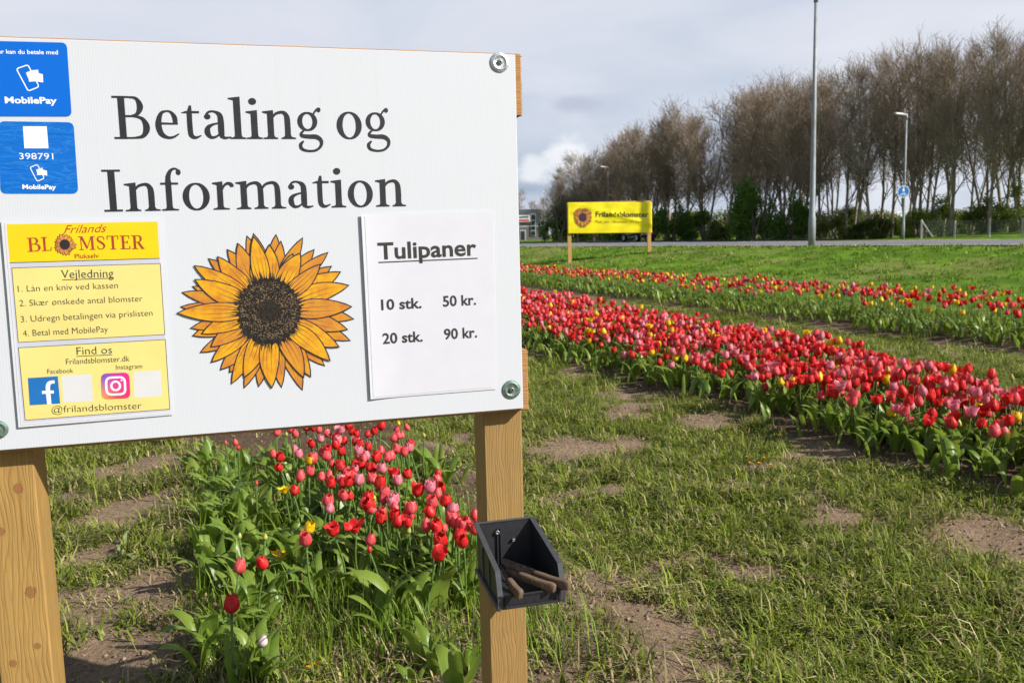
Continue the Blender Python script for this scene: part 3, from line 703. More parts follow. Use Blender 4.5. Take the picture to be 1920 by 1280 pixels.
def sub(pts, n=8):
    out = []
    for i in range(len(pts)):
        a_, b_ = pts[i], pts[(i + 1) % len(pts)]
        for k in range(n): out.append((a_[0] + (b_[0] - a_[0]) * k / n, a_[1] + (b_[1] - a_[1]) * k / n))
    return out
def grid_quad(fl, pts, m, n=40, wplane=WP):
    """four-cornered print cut into strips so that it follows a curled sheet"""
    tl, tr, br_, bl = [np.array(p, float) for p in pts]; 
    for i in range(n):
        a_, b_ = i / n, (i + 1) / n
        qs = [tl + (tr - tl) * a_, tl + (tr - tl) * b_, bl + (br_ - bl) * b_, bl + (br_ - bl) * a_]
        o = len(fl.v); fl.v += [fl._p(sp(*q, wplane)) for q in qs]; fl.f.append((o + 3, o + 2, o + 1, o)); fl.m.append(m)
    fl.k += 1
grid_quad(fl, [(8.5, 418), (298, 413.5), (319.5, 775), (40, 796)], 0)
grid_quad(fl, [(18.7, 493), (299.3, 484.8), (319, 770), (44, 792)], 1)
grid_quad(fl, [(12.6, 420.5), (295.4, 415.5), (299.3, 484.4), (18.7, 492.7)], 2)
for q in ([(22.6, 502.4), (300.4, 494.1), (309, 627), (34.9, 641.5)], [(35.2, 651.5), (310, 636.4), (318.4, 766.5), (47.8, 787)]):
    grid_quad(fl, q, 3); 
    for i in range(4):
        a_, b_ = q[i], q[(i + 1) % 4]; line(fl, [(a_[0] + (b_[0] - a_[0]) * k / 10, a_[1] + (b_[1] - a_[1]) * k / 10) for k in range(11)], 1.3, 4, wplane=WP)
line(fl, [(18.7 + 280.6 * k / 10, 492.7 - 8.3 * k / 10) for k in range(11)], 1.6, 4, wplane=WP)
for q in ([(116, 703.6), (171.8, 701), (175, 751), (119.3, 754)], [(250.4, 696.4), (301, 694), (304, 742.4), (252.6, 745)]): grid_quad(fl, q, 5, 3)
fl.build('sheet_print', [paper, greyg, yel, pale, thin, qrw], inst)
fl = Flat(.0011, wI)
T = lambda s, p0, p1, hp, m=0, b=0.0, sh=0.0: text(fl, s, p0, p1, hp, m, b, sh, WP)
text(fl, 'Frilands', (120.5, 437.5), (201, 434.8), 15, 1, -.006, .45, WP); fl.build('title_lettering', [thin, maroon], inst); fl = Flat(.0011, wI)
word(fl, 'BL', 53, 99, 472, 469.6, 26, 1, WP); fl.build('title_lettering', [thin, maroon], inst); fl = Flat(.0011, wI); word(fl, 'MSTER', 149, 272, 468.5, 466.3, 25.5, 1, WP)
fl.build('title_lettering', [thin, maroon], inst); fl = Flat(.0011, wI); T('Plukselv', (141, 484.6), (186, 483.2), 8.5, 1)
fl.build('title_lettering', [thin, maroon], inst); fl = Flat(.0011, wI)
T('Vejledning', (116, 521.5), (213.4, 519.6), 15.5, 0, -.008); line(fl, [(117, 524.5), (150, 523.4), (180, 522.4), (214, 521.2)], 1.2, 0, wplane=WP)
fl.build('title_lettering', [thin, maroon], inst); fl = Flat(.0011, wI); T('1. Lån en kniv ved kassen', (34.9, 547), (221.7, 540), 11.5, 0, -.012); T('2. Skær ønskede antal blomster', (37.7, 573.8), (267.7, 564.6), 11.5, 0, -.012)
T('3. Udregn betalingen via prislisten', (40.2, 603.8), (286.4, 591.5), 11.5, 0, -.012); T('4. Betal med MobilePay', (44.2, 630.2), (203, 622), 11.5, 0, -.012)
fl.build('instruction_lettering', [thin, maroon], inst); fl = Flat(.0011, wI)
T('Find os', (144.5, 664.6), (210.6, 662), 14, 0, -.008); line(fl, [(144, 667.5), (178, 666), (211, 664.6)], 1.2, 0, wplane=WP)
fl.build('title_lettering', [thin, maroon], inst); fl = Flat(.0011, wI); T('Frilandsblomster.dk', (124.7, 682.8), (243.3, 676.7), 10.5, 0, -.008); fl.build('contact_lettering', [thin, maroon], inst); fl = Flat(.0011, wI)
T('Facebook', (89.8, 700), (138, 698), 8.5, 0, -.008); fl.build('contact_lettering', [thin, maroon], inst); fl = Flat(.0011, wI)
T('Instagram', (218, 692), (267, 690), 8.5, 0, -.008)
fl.build('contact_lettering', [thin, maroon], inst); fl = Flat(.0011, wI); T('@frilandsblomster', (97.7, 773.5), (266, 765.5), 12.5, 0, -.012)
fl.build('contact_lettering', [thin, maroon], inst)
fl = Flat(.0011, wI)
grid_quad(fl, [(53.2, 708), (108.9, 704.7), (113.5, 755.4), (56.8, 758.6)], 0, 4)
line(fl, [(93, 757, 7), (91, 735, 7), (90.5, 724, 7), (92.5, 718, 6.5), (98, 715.5, 5.5), (103, 715.3, 5.5)], 1.15, 1, smooth=True, wplane=WP); line(fl, [(79.5, 735), (101.5, 734)], 6, 1, wplane=WP)
fl.build('social_logo', [fbb, plain('logo_white', (.8, .8, .8), .35)], inst)
mI, t, o = newmat('logo_gradient'); co = t.N('ShaderNodeTexCoord').outputs['Object']; sI = t.N('ShaderNodeSeparateXYZ', inp={0: co}).outputs
p_tl, p_br = sp(189.4, 700, WP), sp(245, 747, WP)
ga = t.N('ShaderNodeMapRange', inp={0: sI[0], 1: p_tl[0], 2: p_br[0], 3: 0.0, 4: 1.0}).outputs[0]; gb = t.N('ShaderNodeMapRange', inp={0: sI[2], 1: p_br[1] - SZ, 2: p_tl[1] - SZ, 3: 0.0, 4: 1.0}).outputs[0]
c = t.mix(gb, t.ramp(ga, [(.0, (.75, .28, .02)), (.45, (.72, .06, .05)), (1, (.60, .02, .14))]), t.ramp(ga, [(0, (.05, .05, .50)), (.4, (.40, .03, .38)), (1, (.62, .02, .20))])); pbsdf(t, o, Base_Color=c, Roughness=.35)
fl = Flat(.0011, wI)
def rrect(c4, rad, n=5):
    P = [np.array(p, float) for p in c4]; out = []
    for i in range(4):
        p = P[i]; a_ = P[i - 1] - p; b_ = P[(i + 1) % 4] - p; a_ = a_ / np.linalg.norm(a_) * rad; b_ = b_ / np.linalg.norm(b_) * rad
        for k in range(n + 1):
            s_ = k / n; out.append((p + a_) * (1 - s_) ** 2 + 2 * s_ * (1 - s_) * p + (p + b_) * s_ ** 2)
    return out
IG = [(189.4, 700), (242.5, 697.5), (245, 746), (191.7, 748)]
fl.poly([sp(*p, WP) for p in rrect(IG, 11)], 0)
ctr = np.mean(IG, axis=0); inner = [ctr + (np.array(p) - ctr) * .66 for p in IG]
line(fl, [tuple(p) for p in rrect(inner, 10)], 4.2, 1, closed=True, wplane=WP)
line(fl, [(ctr[0] + 8.2 * math.cos(k * .3307), ctr[1] + 8.2 * math.sin(k * .3307)) for k in range(19)], 4.0, 1, closed=True, wplane=WP)
fl.poly([sp(ctr[0] + 11 + 2 * math.cos(k), ctr[1] - 10.5 + 2 * math.sin(k), WP) for k in range(6)], 1)
fl.build('social_logo', [mI, plain('logo_white2', (.8, .8, .8), .35)], inst)
fl = Flat(.0011, wI, .000006)
r3 = random.Random(2); tipsE = [(122 + 21 * math.cos(a_) * q, 458.6 + 20 * math.sin(a_) * q) for a_, q in [(2 * math.pi * k / 22, r3.uniform(.82, 1.06)) for k in range(22)]]
sunflower(fl, tipsE[::2], tipsE[1::2], 122, 458.4, 9.5, 9.5, lambda x, y: sp(x, y, WP), 3.4, vein=False, grow=.55)
pet3 = petal_mat('small_petal', (.62, .27, .06), (.40, .14, .045))
fl.build('sunflower_emblem', [ink, pet3, pet3, plain('small_disc', (.02, .015, .012), .5)], inst)

# --- price sheet ---
cP = sp(690, 570)[0]
wPf = lambda u, z_: .0035 * max(0, 1 - (u - cP) / .075) ** 2 + .0022
price = sheet('price_sheet', [(676.5, 402), (924.5, 394.5), (929.5, 729), (694.5, 747.5)], 0.0, lam, wf=wPf, nx=50)
fl = Flat(.0006, wPf); WP2 = .004
grid_quad(fl, [(683.5, 406), (919.4, 397.5), (924.3, 726), (700, 744.5)], 0, 50, WP2)
fl.build('sheet_print', [paper], price)
for nm_, rows_ in (('title_lettering', (('Tulipaner', (709, 486), (894, 478), 31),)), ('price_lettering', (('10 stk.', (715, 581), (790.8, 577), 19.6),)), ('price_lettering', (('50 kr.', (831, 574.5), (893, 570.8), 19.6),)),
                   ('price_lettering', (('20 stk.', (717.6, 644.3), (793, 639.6), 19.6),)), ('price_lettering', (('90 kr.', (833, 636), (895, 632), 19.6),))):
    fl = Flat(.0011, wPf)
    for s_, p0, p1, hp in rows_: text(fl, s_, p0, p1, hp, 0, .022, 0, WP2)
    if nm_[0] == 't': line(fl, [(709.4 + 186.4 * k / 8, 492 - 7.8 * k / 8) for k in range(9)], 2.6, 0, wplane=WP2)
    fl.build(nm_, thin, price)
# --- blue payment stickers ---
mSt, t, o = newmat('sticker_blue'); b = pbsdf(t, o, Base_Color=(.002, .115, .53), Roughness=.35, Specular_IOR_Level=.2)
mSw, t, o = newmat('creased_sticker_blue'); co = t.N('ShaderNodeTexCoord').outputs['Object']
wr = t.noise(t.mapv(co, (9, 9, 60)), 1.0, 5, .6, 1.2); wr2 = t.math('ABSOLUTE', t.math('SUBTRACT', wr, .5))
c = t.mix(t.N('ShaderNodeMapRange', inp={0: wr2, 1: 0.0, 2: .03, 3: .55, 4: 0.0}).outputs[0], (.003, .12, .48), (.04, .21, .55)); b = pbsdf(t, o, Base_Color=c, Roughness=.36, Specular_IOR_Level=.25)
bp = t.N('ShaderNodeBump', inp={'Strength': .6, 'Distance': .004, 'Height': wr}); t.l.new(bp.outputs[0], b.inputs['Normal'])
lw = plain('sticker_white', (.82, .82, .84), .35, var=.03); lg = plain('sticker_grey', (.62, .62, .70), .35, var=.03)
def sticker(corners, mat, rad, dz):
    P = [sp(*p) for p in rrect(corners, rad, 6)]; k = len(P)
    v = [(q[0], -dz, q[1] - SZ) for q in P] + [(q[0], -.0001, q[1] - SZ) for q in P]
    f = [tuple(range(k))[::-1]] + [(i, (i + 1) % k, (i + 1) % k + k, i + k) for i in range(k)]
    return part('payment_sticker', v, f, mat, sign)
def phone(fl, c4, cards, wpx):
    line(fl, [tuple(p) for p in rrect(c4, 5 * wpx / 2.2)], wpx, 0, closed=True)
    fl.poly([sp(*p) for p in cards[0]], 1); fl.poly([sp(*p) for p in cards[1]], 0)
k1 = lambda x, y: (x / 3.765, 60 + y / 3.765)
st1 = sticker([(-20, 77), (125.3, 80.5), (134.6, 219), (-18, 218.6)], mSt, 11, .0006)
fl = Flat(.0009)
text(fl, 'Her kan du betale med', (-13, 100.8), (109, 102.5), 7.8, 0, .012); text(fl, 'MobilePay', (9.8, 193.6), (107, 194.7), 12, 0, .026)
phone(fl, [k1(116, 262), k1(198, 233), k1(277, 388), k1(200, 419)], [[k1(183, 290), k1(222, 272), k1(270, 268), k1(275, 292), k1(207, 300), k1(207, 345)], [k1(207, 299), k1(250, 288), k1(302, 300), k1(306, 358), k1(258, 350), k1(205, 352)]], 2.0)
fl.build('sticker_lettering', [lw, lg], st1)
st2 = sticker([(-3, 227.5), (138, 229.5), (147, 363.3), (1, 363.3)], mSw, 12, .0006)
fl = Flat(.0009)
quad(fl, [(43.3, 237.4), (87.6, 237.4), (91.1, 278.3), (46, 278.3)], 0)
text(fl, '398791', (36.7, 298.7), (100.4, 299.2), 11.5, 0, -.004); text(fl, 'MobilePay', (42.5, 354.3), (105.4, 355), 8.3, 0, .024)
phone(fl, [k1(212, 957), k1(265, 936), k1(314, 1032), k1(264, 1056)], [[k1(255, 973), k1(300, 958), k1(305, 975), k1(270, 980), k1(268, 1010)], [k1(268, 980), k1(300, 972), k1(331, 980), k1(334, 1015), k1(300, 1008), k1(262, 1010)]], 1.5)
fl.build('sticker_lettering', [lw, lg], st2)

# ------------------------------------------------------------------ open-fronted bin with three knives, hung on the right post
binm = plain('bin_plastic', (.021, .022, .026), .38, var=.15, scale=90, bump=.08, spec=.5)
bin_ = empty('storage_bin', (BR[0], BR[1], 0), TH, 'dark grey open-fronted plastic bin screwed to the right post, holding knives', 'bin')
sb = sign
PW = -.045
def bu(side, w): return (-.110 + .010 * w / .17) if side < 0 else (.026 + .018 * w / .17)
def bp3(side, w, z_, inset=0.0): return (bu(side, w) - side * inset, -(PW + w), z_)
PROF = [(0.004, .716), (0.004, .606), (.172, .574), (.176, .604), (.163, .604), (.158, .655)]      # (out from post, height)
def wall(mb, side, th):
    prof = [(0.0, .716), (0.0, .606), (.172, .574), (.174, .600), (.160, .655)]
    A = [bp3(side, *p) for p in prof]; B = [bp3(side, *p, th) for p in prof]; k = len(A)
    mb.add(A + B, [tuple(range(k)), tuple(range(2 * k - 1, k - 1, -1))] + [(i, i + k, (i + 1) % k + k, (i + 1) % k) for i in range(k)])
mb = MB(); wall(mb, -1, .0028); wall(mb, 1, .0028); mb.build('side_wall', binm, bin_)
mb = MB(); 
mb.add([bp3(-1, .0005, .7155, .003), bp3(1, .0005, .7155, .003), bp3(1, .0005, .607, .003), bp3(-1, .0005, .607, .003), bp3(-1, .004, .7155, .003), bp3(1, .004, .7155, .003), bp3(1, .004, .607, .003), bp3(-1, .004, .607, .003)],
       [(0, 3, 2, 1), (4, 5, 6, 7), (0, 1, 5, 4), (2, 3, 7, 6), (1, 2, 6, 5), (0, 4, 7, 3)])
for du in (-.030, -.022):
    u0 = bu(-1, 0) + .078 + du; mb.box(u0, u0 + .003, -(PW + .009), -(PW + .0035), .608, .7)
mb.build('back_wall', binm, bin_)
mb = MB(); mb.add([bp3(-1, .001, .6075, .003), bp3(1, .001, .6075, .003), bp3(1, .1715, .5755, .003), bp3(-1, .1715, .5755, .003), bp3(-1, .001, .6035, .003), bp3(1, .001, .6035, .003), bp3(1, .1715, .5715, .003), bp3(-1, .1715, .5715, .003)],
                  [(0, 1, 2, 3), (4, 7, 6, 5), (3, 2, 6, 7), (0, 4, 5, 1), (1, 5, 6, 2), (0, 3, 7, 4)]); mb.build('floor_panel', binm, bin_)
mb = MB()
def bar(mb, pts, r): mb.tube([p for p in pts], r, 6)
for lo, hi, in0, w0 in ((.573, .603, .004, .1715),):
    mb.add([bp3(-1, w0, lo, .003), bp3(1, w0, lo, .003), bp3(1, w0 + .004, hi, .003), bp3(-1, w0 + .004, hi, .003), bp3(-1, w0 - .003, lo, .003), bp3(1, w0 - .003, lo, .003), bp3(1, w0 + .001, hi, .003), bp3(-1, w0 + .001, hi, .003)],
           [(0, 1, 2, 3), (4, 7, 6, 5), (3, 2, 6, 7), (0, 4, 5, 1), (1, 5, 6, 2), (0, 3, 7, 4)])
bar(mb, [bp3(-1, .178, .577, .010), bp3(1, .178, .577, .010)], .003); bar(mb, [bp3(-1, .179, .577, .010), bp3(-1, .1805, .602, .010)], .0026); bar(mb, [bp3(1, .179, .577, .010), bp3(1, .1805, .602, .010)], .0026)
bar(mb, [bp3(-1, .177, .604, -.002), bp3(1, .177, .604, -.002)], .0026)
mb.build('front_lip', binm, bin_)
mb = MB()                                                          # folded rim round the opening
for s_ in (-1, 1):
    rim = [(0.0, .716), (.160, .656), (.1755, .603), (.1735, .574)]
    A = [bp3(s_, w_, z_, .0045) for w_, z_ in rim]; B = [bp3(s_, w_, z_, -.0075) for w_, z_ in rim]
    T_ = [(x, y - .0008, z_ + .003) for x, y, z_ in A]; T2 = [(x, y - .0008, z_ + .003) for x, y, z_ in B]
    for i in range(3):
        mb.add([A[i], B[i], B[i + 1], A[i + 1], T_[i], T2[i], T2[i + 1], T_[i + 1]], [(0, 1, 2, 3), (4, 7, 6, 5), (0, 4, 5, 1), (1, 5, 6, 2), (2, 6, 7, 3), (3, 7, 4, 0)])
mb.box(bu(-1, 0) - .0075, bu(1, 0) + .0075, -(PW + .0065), -(PW + .0005), .7162, .7205, bev=.0008)
bar(mb, [bp3(-1, .0, .604, -.004), bp3(-1, .172, .572, -.004)], .0042); bar(mb, [bp3(1, .0, .604, -.004), bp3(1, .172, .572, -.004)], .0042)
for w0, w1 in ((.045, .050), (.095, .100)):
    for s_ in (-1, 1): mb.add([bp3(s_, w0, .60, 0), bp3(s_, w1, .60, 0), bp3(s_, w1, .68, 0), bp3(s_, w0, .68, 0), bp3(s_, w0, .60, -.003), bp3(s_, w1, .60, -.003), bp3(s_, w1, .675, -.003), bp3(s_, w0, .675, -.003)], [(4, 5, 6, 7), (0, 4, 7, 3), (1, 2, 6, 5), (0, 1, 5, 4), (3, 7, 6, 2)])
mb.build('rim', plain('bin_rim', (.045, .047, .053), .42, var=.2, scale=90, spec=.6), bin_)  # lighter grey than the bin: highlights on the rim painted into its colour
for px_, py_, r_ in ((932, 997, .0058), (962, 1011, .0042)):
    q = sp(px_, py_, PW + .006); mb = MB()
    rg = lambda rr, y: [(q[0] + rr * math.cos(2 * math.pi * k / 14), y, q[1] + rr * math.sin(2 * math.pi * k / 14)) for k in range(14)]
    mb.loft([rg(r_, -(PW + .004)), rg(r_, -(PW + .0105)), rg(r_ * .8, -(PW + .012)), rg(r_ * .4, -(PW + .012)), rg(r_ * .35, -(PW + .010))], 0); mb.build('screw', steel, bin_, True)
hw = wood('worn_handle_wood', (.17, .112, .072), (.035, .022, .014), axis='X', pitch=.0035, seed=11., rough=.75)
rust = plain('rusty_blade', (.20, .155, .125), .5, metal=.35, var=.6, scale=70, bump=.2); brass = plain('rivet', (.35, .22, .08), .4, metal=.9)
def knife(p_blade, p_bolster, p_end, wd, bl_h, label):
    """points: (photo x, photo y, metres out from the post)"""
    P = [np.array([*sp(x, y, PW + w_), 0]) for x, y, w_ in (p_blade, p_bolster, p_end)]
    P = [np.array([q[0], -(PW + w_), q[1]]) for q, (_, _, w_) in zip(P, (p_blade, p_bolster, p_end))]
    org = P[1]; cth, sth = math.cos(TH), math.sin(TH)
    k = empty('knife', (BR[0] + cth * org[0] - sth * org[1], BR[1] + sth * org[0] + cth * org[1], org[2]), 0, label, 'knife', 'knives lying in the bin')
    ax = P[2] - org; L = np.linalg.norm(ax); ax /= L
    rot = lambda a_: np.array([cth * a_[0] - sth * a_[1], sth * a_[0] + cth * a_[1], a_[2]])
    ax = rot(ax); side = np.cross(ax, np.array([0, 0, 1.])); side /= np.linalg.norm(side); up = np.cross(side, ax)
    if up[2] < 0: up = -up
    rows = []
    for s_, h, th in ((0, .80, .8), (.06, .98, .95), (.25, 1.0, 1.0), (.5, .90, 1.0), (.72, 1.0, 1.0), (.88, 1.18, 1.0), (.97, 1.08, .92), (1.0, .80, .72)):
        c_ = ax * (L * s_); a_ = wd * h * .5; b_ = wd * th * .36
        rows.append([c_ + up * a_ * math.sin(q) * (abs(math.sin(q)) ** -.55 if abs(math.sin(q)) > .01 else 1) + side * b_ * math.cos(q) * (abs(math.cos(q)) ** -.55 if abs(math.cos(q)) > .01 else 1) for q in [2 * math.pi * j / 14 for j in range(14)]])
    mb = MB(); mb.loft(rows); mb.build('handle', hw, k, True)
    bx = rot(P[0] - P[1]); Lb = np.linalg.norm(bx); bx /= Lb; ub = np.cross(side, bx); ub = ub if ub[2] > 0 else -ub
    rows = []
    for s_, h in ((-.05, .8), (.05, 1), (.6, .95), (.85, .75), (1, .12)):
        c_ = bx * (Lb * s_) ; rows.append([c_ + ub * bl_h * .5, c_ + side * .0011, c_ + ub * bl_h * (.5 - h), c_ - side * .0011])
    mb = MB(); mb.loft(rows); mb.build('blade', rust, k)
    mb = MB()
    for s_ in (.12, .4, .7): mb.tube([ax * L * s_ + side * wd * .40, ax * L * s_ - side * wd * .40], .0032, 8)
    mb.build('rivets', brass, k)
knife((940, 1054, .05), (1000, 1076, .125), (1068, 1098, .20), .0205, .027, 'longest knife lying rightmost in the grey bin, handle tip poking out past its corner')
knife((948, 1070, .085), (972, 1078, .125), (1041, 1103, .192), .0195, .016, 'middle knife in the grey bin with worn brown handle resting on its front lip')
knife((938, 1062, .09), (953, 1088, .155), (977, 1116, .205), .0205, .016, 'short knife at the left corner of the grey bin, handle pointing down over the lip')
# ------------------------------------------------------------------ street lamps, round path sign
galv = plain('galvanised_steel', (.24, .26, .275), .6, metal=.2, var=.18, scale=4)
lampg = plain('lamp_housing', (.30, .32, .34), .45, var=.1)
def lamp(px, py, Y, top_h, arm_dx, r0, r1, label, hz=None):
    p = at(px, py, Y); z0 = float(g(p[0], p[1])) - .1 if hz is None else hz
    e = empty('street_lamp', (p[0], p[1], z0), 0, label, 'street lamp', 'street lamps along the road')
    mb = MB(); mb.tube([(0, 0, 0), (0, 0, 1.1), (0, 0, 1.15), (0, 0, top_h * .5), (0, 0, top_h)], [r0 * 1.18, r0 * 1.18, r0, (r0 + r1) / 2, r1], 12); mb.tube([(0, 0, top_h - .28), (0, 0, top_h + .04)], [r1 * 1.5, r1 * 1.5], 12); mb.build('pole', galv, e, True)
    mb = MB(); s = 1 if arm_dx > 0 else -1
    dv = np.array([math.copysign(.9, s), .35 * s, .05]); dv /= np.linalg.norm(dv); nn = np.array([-dv[1], dv[0], 0]); nn /= np.linalg.norm(nn); L = abs(arm_dx)
    sec = lambda q, w_, h: [dv * q + nn * w_ + np.array([0, 0, top_h + .02 - h]), dv * q - nn * w_ + np.array([0, 0, top_h + .02 - h]), dv * q - nn * w_ * .8 + np.array([0, 0, top_h + .03 + h]), dv * q + nn * w_ * .8 + np.array([0, 0, top_h + .03 + h])]
    mb.loft([sec(-.05, .05, .04), sec(L * .25, .06, .045), sec(L * .4, .16, .05), sec(L * .92, .15, .045), sec(L, .09, .025)]); mb.build('lamp_head', lampg, e)
    mb = MB(); pl_ = lambda q, w_: [tuple(dv * q + nn * w_ + np.array([0, 0, top_h - .034])), tuple(dv * q - nn * w_ + np.array([0, 0, top_h - .034]))]
    a_, b_ = pl_(L * .45, .11), pl_(L * .88, .10); mb.add(a_ + b_, [(0, 1, 3, 2)]); mb.build('lamp_glass', plain('lamp_glass', (.7, .7, .66), .2), e)
    return e
lamp(1522, 455, 30.5, 8.55, .85, .105, .05, 'tallest and nearest grey street lamp rising from the grass verge')
l2 = lamp(1693, 444, 57, 8.0, -1.05, .085, .05, 'pale grey street lamp carrying the round blue path sign before the wood')
lamp(1141, 450, 94, 7.9, -.95, .085, .05, 'distant street lamp rising behind the yellow banner sign')
lamp(1022, 446, 130, 7.2, -.5, .07, .04, 'faint far street lamp above the dark bush by the grey building')
blue_s = plain('road_sign_blue', (.012, .16, .52), .35, var=.04); whit_s = plain('road_sign_white', (.78, .78, .78), .35, var=.03)
lp = np.array(l2.location)
q = at(1694, 359.5, 56.86)
rs = empty('path_sign', (q[0], q[1], q[2]), 0, 'round blue cycle and foot path sign with white symbols and white rim', 'road sign')
def disc(rr, y, n=32): return [(rr * math.cos(2 * math.pi * k / n), y, rr * math.sin(2 * math.pi * k / n)) for k in range(n)]
RS = 11.2 / FPX * 57.
mb = MB(); mb.loft([disc(RS, .02), disc(RS, .0)]); mb.build('disc', blue_s, rs)
mb = MB(); mb.loft([disc(RS * .99, -.002), disc(RS * .90, -.002)], cap=False); mb.build('rim', whit_s, rs)
class SF(Flat):
    def _p(s, q): return (q[0] * RS, -.004 - s.k * .0005, q[1] * RS)
fs = SF(0)
for cx_ in (-.3, .3): fs.ribbon([(cx_ + .17 * math.cos(k * .5236), -.52 + .17 * math.sin(k * .5236), .06) for k in range(12)], 0, True)
fs.ribbon([(-.3, -.52, .06), (-.1, -.2, .06), (.2, -.2, .06), (.3, -.52, .06)], 0, smooth=False); fs.ribbon([(-.1, -.2, .06), (.02, -.5, .06), (.2, -.2, .06)], 0, smooth=False); fs.ribbon([(.2, -.08, .05), (.2, -.22, .05)], 0, smooth=False)
fs.poly(ring2(0, .68, .11, .11, 12)); fs.poly([(-.16, .5), (.16, .5), (.2, .12), (.08, .12), (.10, -.0), (-.10, -.0), (-.08, .12), (-.2, .12)])
part('symbol', fs.v, fs.f, whit_s, rs)
mb = MB(); mb.box(-.05, .05, .02, .06, -.03, .03); mb.build('bracket', galv, rs)

# ------------------------------------------------------------------ yellow banner on two posts
BY = 33.0
b0 = at(1068, 495, BY); b1 = at(1218, 491, BY)
bz = float(g(b0[0], b0[1]))
ban = empty('banner_sign', (b0[0], BY, bz), 0, 'wide yellow banner with sunflower emblem stretched between two light wooden posts', 'sign')
BO = np.array(ban.location)
def bpnt(x, y): q = at(x, y, BY); return np.array([q[0] - BO[0], q[2] - BO[2]])
mY, t, o = newmat('yellow_tarpaulin'); co = t.N('ShaderNodeTexCoord').outputs['Object']
n = t.noise(co, 1.3, 4); c = t.ramp(n, [(.3, (.80, .66, .004)), (.7, (.88, .74, .008))]); b = pbsdf(t, o, Base_Color=c, Roughness=.38, Specular_IOR_Level=.5)
nx_, nz_ = 120, 48; v = []; f = []
tl, tr, br_, bl = bpnt(1064.5, 380), bpnt(1222, 379), bpnt(1222.3, 436.3), bpnt(1065, 438)
def bw(a_, b_): 
    r_ = .012 * math.sin(a_ * 24 + 3 * b_) * math.sin(math.pi * a_) + .035 * (float(fbm(a_ * 6 + 2 * b_, b_ * 2.6 - a_, 77)) - .5)
    d = (a_ * .8 - b_ - .05); return r_ + .03 * math.exp(-(d / .09) ** 2)* (1 if a_ > .5 else .3)
for j in range(nz_ + 1):
    for i in range(nx_ + 1):
        a_, b_ = i / nx_, j / nz_; q = (tl * (1 - a_) + tr * a_) * (1 - b_) + (bl * (1 - a_) + br_ * a_) * b_; v.append((q[0], -bw(a_, b_), q[1]))
for j in range(nz_):
    for i in range(nx_): k = j * (nx_ + 1) + i; f.append((k, k + nx_ + 1, k + nx_ + 2, k + 1))
bn = part('banner', v, f, mY, ban, smooth=True)
mod = bn.modifiers.new('thickness', 'SOLIDIFY'); mod.thickness = .004; mod.offset = -1
post_w = wood('banner_post', (.62, .38, .13), (.40, .20, .06), pitch=.02, seed=5.)
mb = MB(); x0 = bpnt(1068, 440)[0]; mb.box(x0 - .07, x0 + .065, .06, .19, -.4, tl[1] - .02, bev=.005); mb.build('post', post_w, ban)
x0 = bpnt(1218, 440)[0]; mb = MB(); mb.box(x0 - .065, x0 + .065, .06, .19, float(g(b1[0], BY)) - bz - .4, tr[1] - .02, bev=.005); mb.build('post', post_w, ban)
mb = MB(); mb.box(tl[0] - .02, tr[0], .062, .10, tl[1] - .15, tl[1] + .01); mb.build('rail', post_w, ban)
class BF(Flat):
    def _p(s, q): return (q[0], -.010 - s.k * .00025 - bw((q[0] - tl[0]) / (tr[0] - tl[0]), (tl[1] - q[1]) / (tl[1] - bl[1])), q[1])
inkb = plain('banner_ink', (.05, .045, .02), .5)
fb = BF(0); text(fb, 'Frilandsblomster', (1116.7, 406.4), (1215.6, 406.9), 9.6, 0, .018, plane=bpnt); part('banner_lettering', fb.v, fb.f, inkb, bn)
thin_b = plain('banner_ink_thin', (.16, .14, .015), .5)
for s_, xa_, xb_ in (('Pluk selv |', 1116.7, 1146.5), ('Blomster |', 1149.8, 1181), ('Friland', 1184, 1205)):
    fb = BF(0); text(fb, s_, (xa_, 418), (xb_, 418), 5.2, 0, -.006, plane=bpnt); part('banner_lettering', fb.v, fb.f, thin_b, bn)
fb = BF(0); rr3 = random.Random(4); te = [(1093 + 18.5 * q * math.cos(a_), 407.5 + 18.5 * q * math.sin(a_)) for a_, q in [(2 * math.pi * k / 26, rr3.uniform(.85, 1.05)) for k in range(26)]]
sunflower(fb, te[::2], te[1::2], 1092.5, 407.5, 7.2, 8, bpnt, 3.0, vein=False, grow=.5)
part('sunflower_emblem', fb.v, fb.f, [plain('emblem_line', (.25, .10, .03), .5), petal_mat('emblem_petal', (.68, .30, .05), (.50, .19, .05)), petal_mat('emblem_petal_dark', (.55, .22, .05), (.42, .14, .05)), plain('emblem_disc', (.05, .03, .04), .5)], bn, fb.m)

